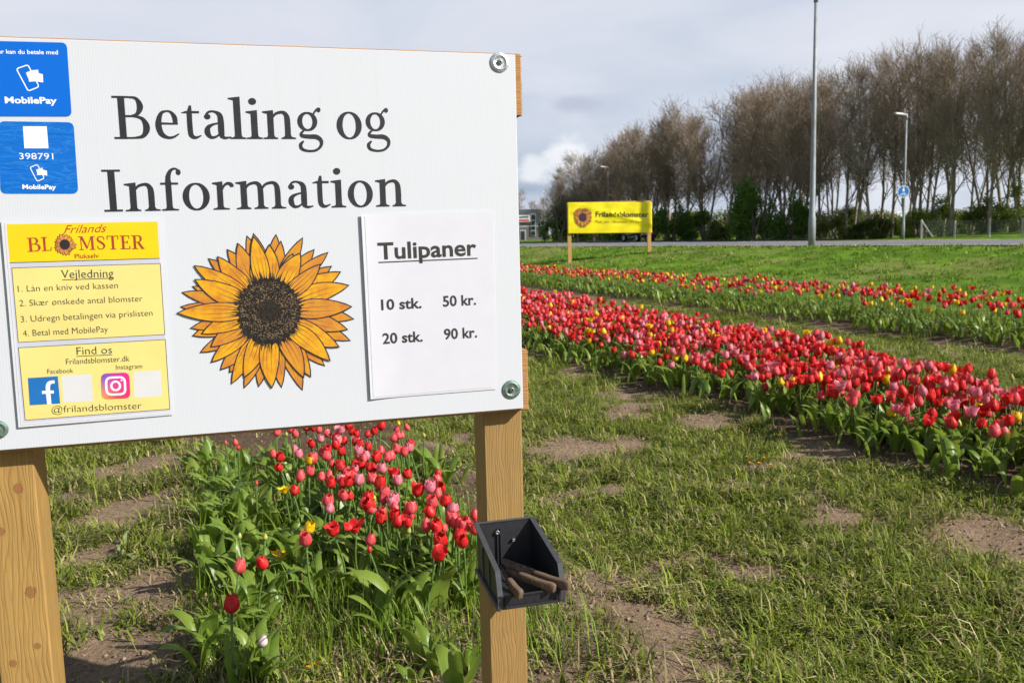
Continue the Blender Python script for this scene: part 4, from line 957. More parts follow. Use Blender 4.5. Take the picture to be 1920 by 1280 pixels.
# ------------------------------------------------------------------ bare trees
bark = plain('bark', (.24, .20, .15), .95, var=.35, scale=2.2, bump=.4)
twigm, t, o = newmat('twigs'); oi = t.N('ShaderNodeObjectInfo').outputs['Random']
c = t.ramp(oi, [(0, (.27, .22, .17)), (.5, (.33, .26, .20)), (1, (.37, .285, .21))]); pbsdf(t, o, Base_Color=c, Roughness=.9, Specular_IOR_Level=.1)
def make_tree(seed, h=13.0, spread=1.0, forks=1):
    r = random.Random(seed); nr = np.random.default_rng(seed)
    mb = MB(); tw = []                                            # thick wood / thin twigs
    def bend(p, d, L, n, wob, upw):
        pts = [np.array(p)]; d = np.array(d, float)
        for i in range(n):
            d = d + np.array([r.gauss(0, wob), r.gauss(0, wob), r.gauss(0, wob * .5) + upw]); d /= np.linalg.norm(d); pts.append(pts[-1] + d * L / n)
        return pts
    def side(d, ang):
        d = np.array(d); a_ = np.array([r.gauss(0, 1), r.gauss(0, 1), r.gauss(0, .5)]); a_ -= d * (a_ @ d); a_ /= np.linalg.norm(a_) + 1e-9
        v_ = d * math.cos(ang) + a_ * math.sin(ang); return v_ / np.linalg.norm(v_)
    def twig(p, d, L, lev):
        n = 3 if lev < 2 else 2
        pts = bend(p, d, L, n, .16, .07)
        w_ = (.034, .021, .014)[lev]
        tw.append((pts, w_))
        if lev < 2:
            for k in range(r.choice((3, 4, 4)) if lev == 0 else r.choice((1, 2, 2))):
                s = r.uniform(.2, 1.0); i = min(n - 1, int(s * n)); q = pts[i] + (pts[i + 1] - pts[i]) * (s * n - i)
                dd = pts[i + 1] - pts[i]; dd /= np.linalg.norm(dd)
                twig(q, side(dd, R(r.uniform(18, 42))), L * r.uniform(.45, .75), lev + 1)
    def limb(p, d, L, r0, lev):
        n = 5; pts = bend(p, d, L, n, .11, .09)
        mb.tube(pts, [r0 * (1 - .78 * i / n) for i in range(n + 1)], 5 if lev else 6)
        k = r.choice((6, 7, 8)) if lev == 0 else 6
        for j in range(k):
            s = .25 + .75 * (j + r.random()) / k; i = min(n - 1, int(s * n)); q = pts[i] + (pts[i + 1] - pts[i]) * (s * n - i)
            dd = pts[i + 1] - pts[i]; dd /= np.linalg.norm(dd)
            if lev == 0 and j < 3: limb(q, side(dd, R(r.uniform(25, 48))), L * r.uniform(.4, .6), r0 * .5, 1)
            else: twig(q, side(dd, R(r.uniform(22, 50))), L * r.uniform(.30, .48) + .35, 0)
        twig(pts[-1], (pts[-1] - pts[-2]) / np.linalg.norm(pts[-1] - pts[-2]), L * .3 + .4, 0)
    for fk in range(forks):
        an = r.uniform(0, 6.28); lean = .0 if forks == 1 else .12
        n = 9; pts = bend((.12 * math.cos(an) * (forks > 1), .12 * math.sin(an) * (forks > 1), -.3), (lean * math.cos(an), lean * math.sin(an), 1), h * .86, n, .045, .03)
        r0 = h * .0105 * (1 if forks == 1 else .8)
        mb.tube(pts, [r0 * (1.25 if i == 0 else 1) * (1 - .82 * i / n) for i in range(n + 1)], 8)
        nl = 16 if forks == 1 else 11
        for j in range(nl):
            s = .16 + .82 * ((j + r.random()) / nl) ** .9; i = min(n - 1, int(s * n)); q = pts[i] + (pts[i + 1] - pts[i]) * (s * n - i)
            dd = pts[i + 1] - pts[i]; dd /= np.linalg.norm(dd)
            limb(q, side(dd, R(r.uniform(18, 42))), h * (.34 - .19 * s) * spread * r.uniform(.8, 1.15), r0 * (1 - .75 * s) * .45, 0)
        twig(pts[-1], (pts[-1] - pts[-2]) / np.linalg.norm(pts[-1] - pts[-2]), h * .1, 0)
    V = []; Qd = []; Tr = []
    for pts, w_ in tw:
        k = len(pts); o = len(V); ax = pts[-1] - pts[0]; e = np.cross(ax, nr.normal(size=3)); e /= np.linalg.norm(e) + 1e-9; e2 = np.cross(e, ax / (np.linalg.norm(ax) + 1e-9))
        for ee in (e, e2):
            o = len(V)
            for i, p in enumerate(pts[:-1]): ww = w_ * (1 - .7 * i / (k - 1)) / 2; V.append(p - ee * ww); V.append(p + ee * ww)
            V.append(pts[-1])
            for i in range(k - 2): Qd.append((o + 2 * i, o + 2 * i + 1, o + 2 * i + 3, o + 2 * i + 2))
            Tr.append((o + 2 * k - 4, o + 2 * k - 3, o + 2 * k - 2))
            if w_ < .03: break
    return (mkmesh('trunk', mb.v, mb.f, bark, None, True), npmesh('crown', np.array(V), np.array(Qd), np.array(Tr), twigm))
TREES = [make_tree(11, 13, 1.0), make_tree(12, 13, .85), make_tree(13, 13, 1.15, 2), make_tree(14, 13, .8), make_tree(15, 13, 1.0, 2), make_tree(16, 13, .95), make_tree(17, 13, .75), make_tree(18, 13, 1.05, 3)]
def tree(x, y, h, kind, label, grp='bare trees of the wood', zz=None, wide=1.0):
    z0 = float(g(x, y)) if zz is None else zz
    e = empty('bare_tree', (x, y, z0), rnd.uniform(0, 6.28), label, 'tree', grp)
    s = h / 13.0; e.scale = (s * wide, s * wide, s)
    link('trunk', TREES[kind][0], e); link('crown', TREES[kind][1], e)
SKY = ([940, 1010, 1040, 1075, 1110, 1160, 1200, 1240, 1300, 1360, 1430, 1500, 1560, 1640, 1720, 1800, 1880, 1960, 2100], [400, 385, 352, 300, 272, 255, 228, 218, 205, 178, 158, 138, 122, 100, 84, 74, 62, 50, 45])
cnt = 0
for row, (n0, sp_) in enumerate(((61.3, 1.9), (63.8, 2.2), (67, 2.7), (71.5, 3.8))):
    s = -24.0 + row * .9
    while s < 96:
        s += sp_ * rnd.uniform(.7, 1.35) * (1.0 if s < 40 else 1.35)
        n_ = n0 + rnd.uniform(-1.0, 1.0); p = ROADN * n_ + ROADD * s
        if p[1] < 20: continue
        px = 960 + FPX * p[0] / p[1]
        if px > 2080 or px < 1052: continue
        z0 = float(g(p[0], p[1])); ty = np.interp(px, SKY[0], SKY[1]) + rnd.uniform(-6, 24) + row * 1.0
        hor = 439 - (px - 960) * .0241; top = 1.4 + (hor - ty) / FPX * p[1]; h = top - z0
        if row >= 3 and px > 1640 and rnd.random() < .3: continue
        lab = ('brown bare tree in the front row of the wood behind the road' if row < 2 else 'brown bare tree deeper in the wood, seen between the front trunks')
        if px > 1640: lab = 'taller bare tree with sky between trunks at the right end of the wood' if row < 2 else 'bare tree deep in the right end of the wood'
        if px < 1200: lab = 'shorter spreading bare tree at the left end of the wood, above the yellow banner'
        tree(p[0], p[1], h, rnd.randrange(8), lab, wide=rnd.uniform(.75, 1.0) * (1.28 if px < 1520 else 1.05)); cnt += 1
for px, Y, ty in ((974, 175, 352), (992, 185, 372), (1012, 170, 382), (1030, 150, 366), (940, 180, 362), (1048, 135, 352)):
    p = at(px, 440, Y); hor = 439 - (px - 960) * .0241; tree(p[0], p[1], 1.4 + (hor - ty) / FPX * Y - .4, rnd.randrange(8), 'small faraway bare tree beside the grey building', 'far bare trees by the building', .4, 1.3)

# ------------------------------------------------------------------ evergreen bushes and spring undergrowth (many small leaf faces)
def leaf_cloud(seed, blobs, n, size, flat=.0, droop=.2):
    """blobs: (cx, cy, cz, rx, ry, rz); returns quads of leaves scattered through the crown volume, denser toward its skin"""
    r = np.random.default_rng(seed); P = []
    wts = np.array([b_[3] * b_[4] * b_[5] for b_ in blobs]) ** .75; wts = wts / wts.sum()
    for b_, k in zip(blobs, (wts * n).astype(int)):
        d = r.normal(size=(k, 3)); d /= np.linalg.norm(d, axis=1)[:, None]
        q = r.random(k) ** .45; lump = 1 + .38 * (np.stack([fbm(d[:, 0] * 3 + 5, d[:, 2] * 3 + d[:, 1] * 2, seed + 3)] * 3, -1) - .5) * 2
        P.append(np.array(b_[:3]) + d * q[:, None] * lump * np.array(b_[3:]))
    P = np.concatenate(P); P = P[P[:, 2] > .02]
    hole = fbm(P[:, 0] * 1.7 + P[:, 1], P[:, 2] * 1.7 + P[:, 1] * .6, seed + 8); P = P[hole > .40]
    k = len(P); a_ = r.normal(size=(k, 3)); a_[:, 2] -= droop; a_ /= np.linalg.norm(a_, axis=1)[:, None]
    b_ = np.cross(a_, r.normal(size=(k, 3))); b_ /= np.linalg.norm(b_, axis=1)[:, None]
    L = size * r.uniform(.6, 1.3, k)[:, None]; W = L * .42
    V = np.stack([P, P + a_ * L * .5 + b_ * W * .5, P + a_ * L, P + a_ * L * .5 - b_ * W * .5], 1).reshape(-1, 3)
    Q = np.arange(4 * k).reshape(-1, 4); tint = np.repeat(r.random(k), 4); col = np.stack([np.zeros(4 * k), np.zeros(4 * k) + .3, tint * .45], -1)
    return V, Q, col
ever = leafy('evergreen_leaf', (.030, .080, .008), (.085, .165, .016), rough=.5, trans=.12, stripe=False)
spring = leafy('spring_leaf', (.075, .13, .010), (.15, .20, .022), rough=.5, trans=.3, stripe=False)
olive = leafy('olive_leaf', (.05, .075, .010), (.10, .125, .02), rough=.6, trans=.2, stripe=False)
def shrub(name, px, py, Y, wpx, hpx, seed, mat, n, size, label, cat, grp, nb=9, trunk=True):
    p = at(px, py, Y); sc = Y / FPX; w_ = wpx * sc / 2; h = hpx * sc; r = random.Random(seed)
    z0 = float(g(p[0], p[1])) - .05
    e = empty(name, (p[0], p[1], z0), 0, label, cat, grp)
    bl_ = []
    for k in range(nb):
        u = r.uniform(-1, 1); top = h * (1 - .42 * u * u) * r.uniform(.75, 1.05); rz = top * r.uniform(.22, .36); bl_.append((u * w_ * .78, r.uniform(-.5, .5) * w_ * .6, top - rz, w_ * r.uniform(.22, .36), w_ * .32, rz))
    for k in range(nb // 2): bl_.append((r.uniform(-.85, .85) * w_, r.uniform(-.4, .4) * w_, h * .22, w_ * .32, w_ * .32, h * .26))
    V, Q, c_ = leaf_cloud(seed, bl_, n, size); ob = link('crown', npmesh('crown', V, Q, None, mat, c_), e)
    mb = MB()
    for k in range(5):
        an = r.uniform(0, 6.28); mb.tube([(.1 * math.cos(an), .1 * math.sin(an), -.1), (w_ * .3 * math.cos(an), w_ * .2 * math.sin(an), h * .45), (w_ * .5 * math.cos(an), w_ * .3 * math.sin(an), h * .8)], [.06, .04, .015], 5)
    mb.build('trunk', bark, e, True)
EV = 'dark evergreen bushes before the wood'
shrub('evergreen_bush', 1092, 452, 103, 130, 112, 1, ever, 15000, .30, 'broad dark ivy-green bush left of the yellow banner beside the grey building', 'bush', EV, 12)
shrub('evergreen_bush', 1040, 452, 112, 60, 60, 2, ever, 5000, .30, 'low dark bush touching the right side of the grey building', 'bush', EV)
shrub('evergreen_bush', 1258, 447, 80, 76, 82, 3, ever, 9000, .24, 'dark rounded bush just right of the yellow banner', 'bush', EV)
shrub('evergreen_bush', 1320, 447, 80, 70, 62, 14, ever, 5500, .24, 'low dark bush between the two taller green bushes', 'bush', EV)
shrub('evergreen_bush', 1412, 446, 72, 104, 122, 4, ever, 14000, .22, 'tall green conifer-like bush left of the nearest lamp, middle of three', 'bush', EV, 12)
shrub('evergreen_bush', 1486, 446, 70, 86, 96, 5, ever, 9000, .22, 'mid green bush right against the tall lamp pole', 'bush', EV)
shrub('evergreen_bush', 1180, 449, 92, 110, 48, 6, ever, 7000, .26, 'low dark undergrowth bush behind the yellow banner and the car', 'bush', EV)
UG = 'spring undergrowth at the foot of the wood'
for i, (px, py, Y, wp, hp, m_, n_, lab) in enumerate((
    (1570, 446, 66, 90, 52, olive, 5200, 'olive green undergrowth just right of the tall lamp'), (1640, 446, 65, 86, 48, olive, 5000, 'olive undergrowth left of the round blue sign, under the white roof'),
    (1712, 444, 62, 74, 54, spring, 4200, 'fresh green undergrowth right of the blue sign pole'), (1762, 440, 64, 60, 86, spring, 2600, 'thin fresh green sapling behind the fence posts'),
    (1850, 438, 62, 110, 84, olive, 6500, 'wide green thicket behind the fence under the tall trees'), (1915, 438, 60, 90, 108, spring, 4200, 'fresh green thicket at the right picture edge behind the fence'),
    (1360, 448, 76, 80, 36, olive, 3200, 'low olive undergrowth between dark bushes at the foot of the wood'), (1140, 330 + 120, 108, 120, 130, olive, 3000, 'thin yellow-green budding bush above the banner top'), (1060, 452, 118, 60, 120, olive, 1500, 'thin budding bush above the dark bush by the building')) + tuple((px_, 447, (82 if px_ > 1400 else 104), 95, (50 if px_ % 3 else 62) + (px_ * 7) % 15, olive if px_ % 2 else ever, 5200, 'low undergrowth deep in the wood between the trunks') for px_ in range(1225, 1960, 36)) + tuple((px_, 450, 108, 60, 52 + px_ % 9, ever, 3600, 'dark undergrowth behind the yellow banner and the car') for px_ in range(1090, 1250, 26))):
    shrub('undergrowth_shrub', px, py, Y, wp, hp, 40 + i, m_, n_, .20 if Y < 90 else .28, lab, 'shrub', UG)

# ------------------------------------------------------------------ grey building, white shed
def pbox(mb, px0, px1, py0, py1, Y0, Y1, m=0):
    a_, b_ = at(px0, py1, Y0), at(px1, py0, Y0); mb.box(a_[0], b_[0], Y0, Y1, a_[2], b_[2], m)
GBY = 150.
clad = plain('dark_cladding', (.10, .11, .125), .6, var=.08, scale=.6); clad2 = plain('brown_cladding', (.13, .115, .11), .7, var=.08); glass = plain('window_glass', (.02, .026, .035), .08, spec=.8, var=.3, scale=.8); wfr = plain('white_frame', (.42, .43, .45), .5)
c0 = at(970, 452, GBY); gbd = empty('office_building', (c0[0], GBY, .3), 0, 'dark grey two storey office building with white framed windows at the far left', 'building')
def gpart(name, boxes, mat, parent=gbd):
    mb = MB()
    for px0, px1, py0, py1, dy0, dy1 in boxes: pbox(mb, px0, px1, py0, py1, GBY + dy0, GBY + dy1)
    L = np.array(gbd.location); mb.v = [tuple(np.array(p) - L) for p in mb.v]; return mb.build(name, mat, parent)
gpart('wall', [(900, 1014, 392, 424, 0, 14), (1014.5, 1029, 394, 455, 1.5, 14)], clad); gpart('wall', [(900, 1014, 424.2, 455, 0.05, 14)], clad2)
for x0, x1 in ((996, 1004), (1013.6, 1022)):
    for y0, y1 in ((402, 412), (414, 422), (424, 431), (433, 441)):
        if x0 > 1010 and y0 < 405: continue
        fr = gpart('window', [(x0 - .6, x1 + .6, y0 - 1.2, y1 + 1.2, -.10, -.02)], wfr); gpart('pane', [(x0 + .6, x1 - .6, y0, y1, -.16, -.12)], glass, fr)
fr = gpart('door', [(975, 986, 431, 451, -.1, -.02)], wfr); gpart('pane', [(977, 984, 433, 450, -.16, -.12)], glass, fr)
fr = gpart('sign_panel', [(955, 994, 403, 417, -.25, -.05)], plain('panel_white', (.75, .75, .75), .5)); gpart('panel_stripe', [(955, 992.5, 411, 415.5, -.30, -.27)], plain('panel_red', (.55, .07, .06), .5), fr)
gpart('panel_stripe', [(958, 991, 405.3, 409, -.30, -.27)], plain('panel_dark', (.12, .12, .13), .5), fr)
SY = 100.
c0 = at(1680, 410, SY); shed = empty('white_shed', (c0[0], SY, .3), 0, 'low white shed roof glimpsed between trunks beyond the wood', 'building')
mb = MB(); a_ = at(1620, 408.5, SY); b_ = at(1738, 394.5, SY); L = np.array(shed.location)
mb.box(a_[0] - L[0], b_[0] - L[0], 0, 8, a_[2] - L[2], b_[2] - L[2]); mb.build('wall', plain('shed_white', (.80, .80, .80), .6), shed)
mb = MB(); mb.box(a_[0] - L[0], b_[0] - L[0], .05, 7.9, -.2, a_[2] - L[2] - .01); mb.build('lower_wall', plain('shed_grey', (.25, .26, .25), .8), shed)

# ------------------------------------------------------------------ parked car
CY = 81.; cp = at(1196, 450, CY); carz = float(g(cp[0], cp[1])) + .06
hd = R(109)
car = empty('parked_car', (cp[0], cp[1], carz), hd, 'dark parked car seen from behind under the yellow banner', 'car')
paintm = plain('dark_car_paint', (.012, .014, .017), .22, var=.05, spec=.7); tyre = plain('tyre', (.012, .012, .012), .9); rimm = plain('wheel_rim', (.5, .52, .54), .3, metal=.8); redl = plain('tail_light_red', (.45, .008, .012), .25, spec=.7); platem = plain('number_plate', (.75, .75, .73), .5)
prof = [(-2.05, .35), (-2.1, .62), (-2.02, .86), (-1.9, .95), (-1.45, 1.38), (-.9, 1.46), (-.2, 1.45), (.55, 1.05), (1.2, .95), (1.8, .82), (2.02, .62), (2.05, .35)]
def inset(x, z_): return .80 - (.16 * max(0, (z_ - .95) / .5)) - (.06 if abs(x) > 1.95 else 0)
rows = [[(x, s * inset(x, z_), z_) for x, z_ in prof] for s in (-1, 1)]
mb = MB(); mb.loft([[(x, -inset(x, z_) * .94, .28 + (z_ - .28) * .99) for x, z_ in prof], rows[0], rows[1], [(x, inset(x, z_) * .94, .28 + (z_ - .28) * .99) for x, z_ in prof]]); mb.build('body', paintm, car, False)
gl2 = plain('car_glass', (.015, .018, .02), .06, spec=.9)
mb = MB(); mb.add([(-1.86, -.66, 1.0), (-1.86, .66, 1.0), (-1.47, .57, 1.36), (-1.47, -.57, 1.36)], [(0, 3, 2, 1)]); mb.v = [(x - .02, y, z_ + .01) for x, y, z_ in mb.v]; mb.build('rear_window', gl2, car)
for s in (-1, 1):
    mb = MB(); mb.add([(-1.5, s * .80, 1.0), (.40, s * .80, 1.02), (-.15, s * .69, 1.38), (-1.2, s * .69, 1.38)], [(0, 1, 2, 3)]); mb.build('side_window', gl2, car)
    for x in (-1.3, 1.3):
        mb = MB(); rg = lambda rr, y: [(x + rr * math.cos(2 * math.pi * k / 20), y, .32 + rr * math.sin(2 * math.pi * k / 20)) for k in range(20)]
        mb.loft([rg(.31, s * .62), rg(.32, s * .66), rg(.32, s * .80), rg(.30, s * .825)]); wh = mb.build('wheel', tyre, car, True)
        mb = MB(); mb.loft([rg(.21, s * .826), rg(.20, s * .83), rg(.06, s * .815)]); mb.build('rim', rimm, wh, True)
    mb = MB(); mb.box(-2.12, -1.98, min(s * .48, s * .78), max(s * .48, s * .78), .72, .90, bev=.02); mb.build('tail_light', redl, car)
mb = MB(); mb.box(-2.125, -2.10, -.27, .27, .62, .74); mb.build('number_plate', platem, car)

# ------------------------------------------------------------------ wire fence at the right
fence = None
fy = [(1727, 442, 57.5, 30), (1790, 440, 57, 26), (1855, 437, 56.5, 27), (1917, 437, 56, 27), (1985, 436, 55.5, 27)]
p0 = at(fy[0][0], fy[0][1], fy[0][2]); conc = plain('fence_post_concrete', (.46, .45, .42), .9, var=.15)
fence = empty('wire_fence', (p0[0], p0[1], 0), 0, 'green wire mesh fence on pale posts before the trees at the right', 'fence'); FO = np.array(fence.location); tops = []
for px, py, Y, hp in fy:
    p = at(px, py, Y) - FO; h = hp * Y / FPX; zb = float(g(p[0] + FO[0], Y)) - .1
    mb = MB(); mb.tube([(p[0], p[1], zb), (p[0], p[1], p[2] + h)], .06, 6); mb.build('post', conc, fence); tops.append((p[0], p[1], p[2], p[2] + h * .92))
pA = tops[0]; mb = MB(); mb.tube([(pA[0] + .75, pA[1], pA[2] - .1), (pA[0], pA[1], pA[3])], .05, 6); mb.build('brace', conc, fence)
mb = MB()
for i in range(len(tops) - 1):
    A, B = tops[i], tops[i + 1]; L = math.hypot(B[0] - A[0], B[1] - A[1])
    for j in range(9):
        f_ = j / 8; mb.tube([(A[0], A[1] - .07, A[2] + (A[3] - A[2]) * f_), (B[0], B[1] - .07, B[2] + (B[3] - B[2]) * f_)], .005, 3, cap=False)
    k = int(L / .12)
    for j in range(k):
        s = j / k; x = A[0] + (B[0] - A[0]) * s; y = A[1] + (B[1] - A[1]) * s - .07; mb.tube([(x, y, A[2] + (B[2] - A[2]) * s), (x, y, A[3] + (B[3] - A[3]) * s)], .004, 3, cap=False)
mb.build('wire_mesh', plain('fence_wire', (.10, .15, .12), .6, metal=.3), fence)
# ------------------------------------------------------------------ tulips
PETAL = {
 'red': petalmat('petal_red', (.74, .016, .022), (.90, .11, .075), (.45, .03, .03), .36),
 'coral': petalmat('petal_coral', (.84, .085, .10), (.92, .29, .27), (.66, .14, .12), .36),
 'pink': petalmat('petal_pink', (.80, .20, .27), (.90, .50, .53), (.66, .30, .26), .36),
 'yellow': petalmat('petal_yellow', (.86, .56, .008), (.90, .66, .03), (.55, .48, .03)),
 'bud': petalmat('petal_bud', (.52, .52, .12), (.70, .58, .16), (.22, .34, .06)),
 'white': petalmat('petal_white', (.80, .62, .66), (.86, .80, .78), (.40, .48, .20)),
 'purple': petalmat('petal_purple', (.26, .02, .12), (.45, .08, .25), (.2, .05, .08))}
CNAME = {'red': 'red', 'coral': 'coral pink', 'pink': 'pale pink', 'yellow': 'yellow', 'bud': 'greenish', 'white': 'pink and white', 'purple': 'purple'}
leafm = leafy('tulip_leaf', (.088, .165, .020), (.20, .27, .042), rough=.36, trans=.34)
stemm = plain('tulip_stem', (.085, .15, .028), .5, var=.25, scale=30)
def flower_arrays(seed, mode):
    """six overlapping petals; mode: cup / closed / open / wide / bud. unit: widest radius 1"""
    r = random.Random(seed); V = []; Q = []; C = []
    top, H, half = {'cup': (.68, 2.2, 66), 'closed': (.38, 2.5, 68), 'open': (1.30, 2.1, 57), 'wide': (2.0, 1.75, 50), 'bud': (.12, 3.0, 70)}[mode]
    nt, ns = 8, 5
    for k in range(6):
        inner = k % 2; th0 = k * math.pi / 3 + r.gauss(0, .10); sc = (.88 if inner else 1.0) * r.uniform(.95, 1.05); tp = top * r.uniform(.8, 1.25) + (0 if mode != 'cup' else r.uniform(-.1, .1)); hh = H * (1.04 if inner else 1) * r.uniform(.94, 1.05); tint = r.random()
        o = len(V)
        for i in range(nt):
            t_ = i / (nt - 1)
            rad = (.10 + .90 * math.sin(math.pi * .5 * min(1, t_ / .42)) ** .8) if t_ < .42 else 1 + (tp - 1) * ((t_ - .42) / .58) ** 1.6
            wd = R(half) * (math.sin(math.pi * (.12 + .80 * t_)) ** .65) * (1 if t_ < .84 else 1 - ((t_ - .84) / .16) ** 2.2 * .80)
            for j in range(ns):
                s_ = (j / (ns - 1)) * 2 - 1; a_ = th0 + s_ * wd; rr_ = sc * rad * (1 - .10 * abs(s_) ** 2 * (1 if not inner else -.4)) 
                zz_ = hh * t_ * (1 - .03 * s_ * s_) + (.10 * (1 - abs(s_)) if t_ > .95 else 0)
                flop = (t_ ** 3) * r.gauss(0, .03)
                V.append((rr_ * math.cos(a_) + flop, rr_ * math.sin(a_) + flop, zz_)); C.append((t_, abs(s_), tint * .14))
        for i in range(nt - 1):
            for j in range(ns - 1): q = o + i * ns + j; Q.append((q, q + 1, q + ns + 1, q + ns))
    return np.array(V), np.array(Q), np.array(C)
MODES = ['cup', 'closed', 'open', 'wide', 'bud']
FA = {(m_, v_): flower_arrays(100 + i * 7 + v_, m_) for i, m_ in enumerate(MODES) for v_ in range(3)}
def leaf_arrays(seed, L, W, curl, sway, narrow=False):
    """broad folded blade rising from the ground and arching over; base at the origin, growing along +x"""
    r = random.Random(seed); nl, nw = 9, 5; V = []; Q = []; C = []; p = np.array([.008, 0, 0.]); ang = R(r.uniform(78, 86)); tint = r.random(); yaw = 0
    ph = r.uniform(0, 6); tw = r.uniform(-.5, .5)
    for i in range(nl):
        t_ = i / (nl - 1); w_ = W * .5 * (math.sin(math.pi * (.10 + .90 * t_ ** .8)) ** .75 if t_ < 1 else .02) * (.75 if t_ == 0 else 1)
        d = np.array([math.cos(ang) * math.cos(yaw), math.cos(ang) * math.sin(yaw), math.sin(ang)]); sd = np.array([-math.sin(yaw), math.cos(yaw), 0]); nn = np.cross(d, sd)
        ct, st = math.cos(tw * t_), math.sin(tw * t_); sd2 = sd * ct + nn * st; n2 = -sd * st + nn * ct
        for j in range(nw):
            s_ = j / (nw - 1) * 2 - 1; fold = .42 * (1 - .5 * t_) * w_ * abs(s_) ** 1.4; wav = (.24 * w_) * abs(s_) * math.sin(9 * t_ + ph + 1.6 * s_)
            q = p + sd2 * s_ * w_ + (-n2) * (fold + wav) * -1 * -1; V.append(tuple(q)); C.append((t_, abs(s_), tint * .5))
        p = p + d * L / (nl - 1); ang -= curl / (nl - 1) * (0.35 + 1.5 * t_); yaw += sway / (nl - 1)
    for i in range(nl - 1):
        for j in range(nw - 1): q = i * nw + j; Q.append((q, q + nw, q + nw + 1, q + 1))
    return np.array(V), np.array(Q), np.array(C)
_lr = random.Random(3)
LA = [leaf_arrays(i, 1.0, _lr.uniform(.17, .28) if i % 3 else _lr.uniform(.11, .16), R(_lr.uniform(35, 125)), _lr.uniform(-.6, .6)) for i in range(12)]
_fm = {}
def flower_mesh(col_, mode, v_):
    k = (col_, mode, v_)
    if k not in _fm: a_ = FA[(mode, v_)]; _fm[k] = npmesh('flower', a_[0], a_[1], None, PETAL[col_], a_[2], smooth=True)
    return _fm[k]
LM = [npmesh('leaf', a_[0], a_[1], None, leafm, a_[2], smooth=True) for a_ in LA]
def stem_pts(bx, by, h): return [(0, 0, -.02), (bx * .25, by * .25, h * .45), (bx * .65, by * .65, h * .8), (bx, by, h)]
SM = []
for i in range(3):
    mb = MB(); mb.tube(cr([(0, 0, -.05), (.015 * (i - 1), .01, .5), (0, 0, 1.0)], 4), .0042, 6); SM.append(mkmesh('stem', mb.v, mb.f, stemm, None, True))
DIAM = .052
def tulip_thing(x, y, h, col_, mode, size, nleaf, label, group, lean=(0, 0), leafL=.24):
    z0 = float(g(x, y)); e = empty('tulip', (x, y, z0), rnd.uniform(0, 6.28), label, 'tulip', group)
    lx, ly = lean
    if col_ is not None:
        st = link('stem', SM[rnd.randrange(3)], e); st.scale = (1, 1, h); st.rotation_euler = (lx, ly, 0)
        fl_ = link('flower', flower_mesh(col_, mode, rnd.randrange(3)), e); s_ = size * .5; v_ = Vector((0, 0, h)); v_.rotate(st.rotation_euler); fl_.location = v_
        fl_.scale = (s_, s_, s_ * rnd.uniform(.92, 1.08)); fl_.rotation_euler = (lx * 1.6 + rnd.gauss(0, .10), ly * 1.6 + rnd.gauss(0, .10), rnd.uniform(0, 6.28))
    a0_ = rnd.uniform(0, 6.28)
    for k in range(nleaf):
        lf = link('leaf', LM[rnd.randrange(12)], e); L_ = leafL * rnd.uniform(.75, 1.2); lf.scale = (L_, L_ * rnd.uniform(.75, 1.2), L_); lf.rotation_euler = (0, rnd.uniform(-.1, .25), a0_ + k * 6.28 / max(1, nleaf) + rnd.uniform(-.5, .5)); lf.location = (0, 0, -.01)
    return e
# --- near bed: each bloom read from the photograph (crop coordinates x 2.561, origin 340,780) ---
NB = """215 118 c b .6;275 125 c p .8;270 152 r p .6;480 75 c c 1;525 62 c c .9;580 75 c p 1;620 52 r c 1;668 58 c p 1;720 80 c c 1;765 40 c c 1;768 68 r c .9;830 45 r c 1;832 85 r c .9;770 110 p c 1.1;828 122 c c 1.1;875 128 r c 1;690 120 r c .9;735 140 r c 1;700 155 r c 1;785 165 r c 1;830 172 p c 1.1;960 45 r c 1.1;990 45 c p 1;1028 30 y b .8;1078 55 c p .9;1088 75 c p .9;1165 92 b b .7;545 80 b b .6;515 80 b b .6;472 172 c p 1;505 195 r c 1;530 180 p c 1;568 152 p p .9;543 200 y c 1;525 215 r c .9;675 188 c c 1.1;703 222 c p .9;770 230 r c 1.1;770 262 r c 1.1;720 258 y b .7;715 290 c p .9;765 305 p c 1;800 305 r c 1;848 305 p c 1.1;910 300 c c 1.1;915 195 r c 1.1;905 245 r c 1;960 245 p c 1.1;1008 270 r o 1;958 165 c p .95;1020 148 c p 1;1105 130 r c 1;1142 145 c p .9;965 328 r c 1.2;990 370 c c 1.1;1093 333 r o 1.15;1010 400 r c 1.3;1210 340 p c 1.2;1225 265 r c .7;1225 292 c c .9;1265 362 c p 1;1290 400 r c 1.1;550 287 c p 1.15;512 345 y w .75;575 357 r c .95;670 405 c c 1.1;637 512 y c 1;812 382 c c 1;848 402 r c 1.1;885 415 c p .9;895 378 y b .6;1097 442 c c 1.1;1035 468 r c 1;978 485 r c 1.05;1088 490 r c 1.1;1150 500 r o .8;862 502 r w 1.0;775 528 r o 1.1;925 442 p b .6;955 445 p b .55;1212 510 c p 1.1;1303 505 c c 1.3;1360 510 c c 1.3;1300 575 r c 1.2;1355 575 r c 1;1255 548 c p .7;1412 465 c p 1;635 590 c c 1.1;915 585 c p 1;935 625 r b .7;1165 660 r o 1.15;485 660 y w .8;255 722 c p 1.1;368 700 r c .95;252 915 r c 1.12;372 1075 w p .8;372 312 c b .6;1060 525 b b .7;385 560 b b .7;278 567 b b .6;350 610 y b .4"""
CK = {'r': 'red', 'c': 'coral', 'p': 'pink', 'y': 'yellow', 'b': 'bud', 'w': 'white'}; MK = {'c': 'cup', 'p': 'closed', 'o': 'open', 'w': 'wide', 'b': 'bud'}
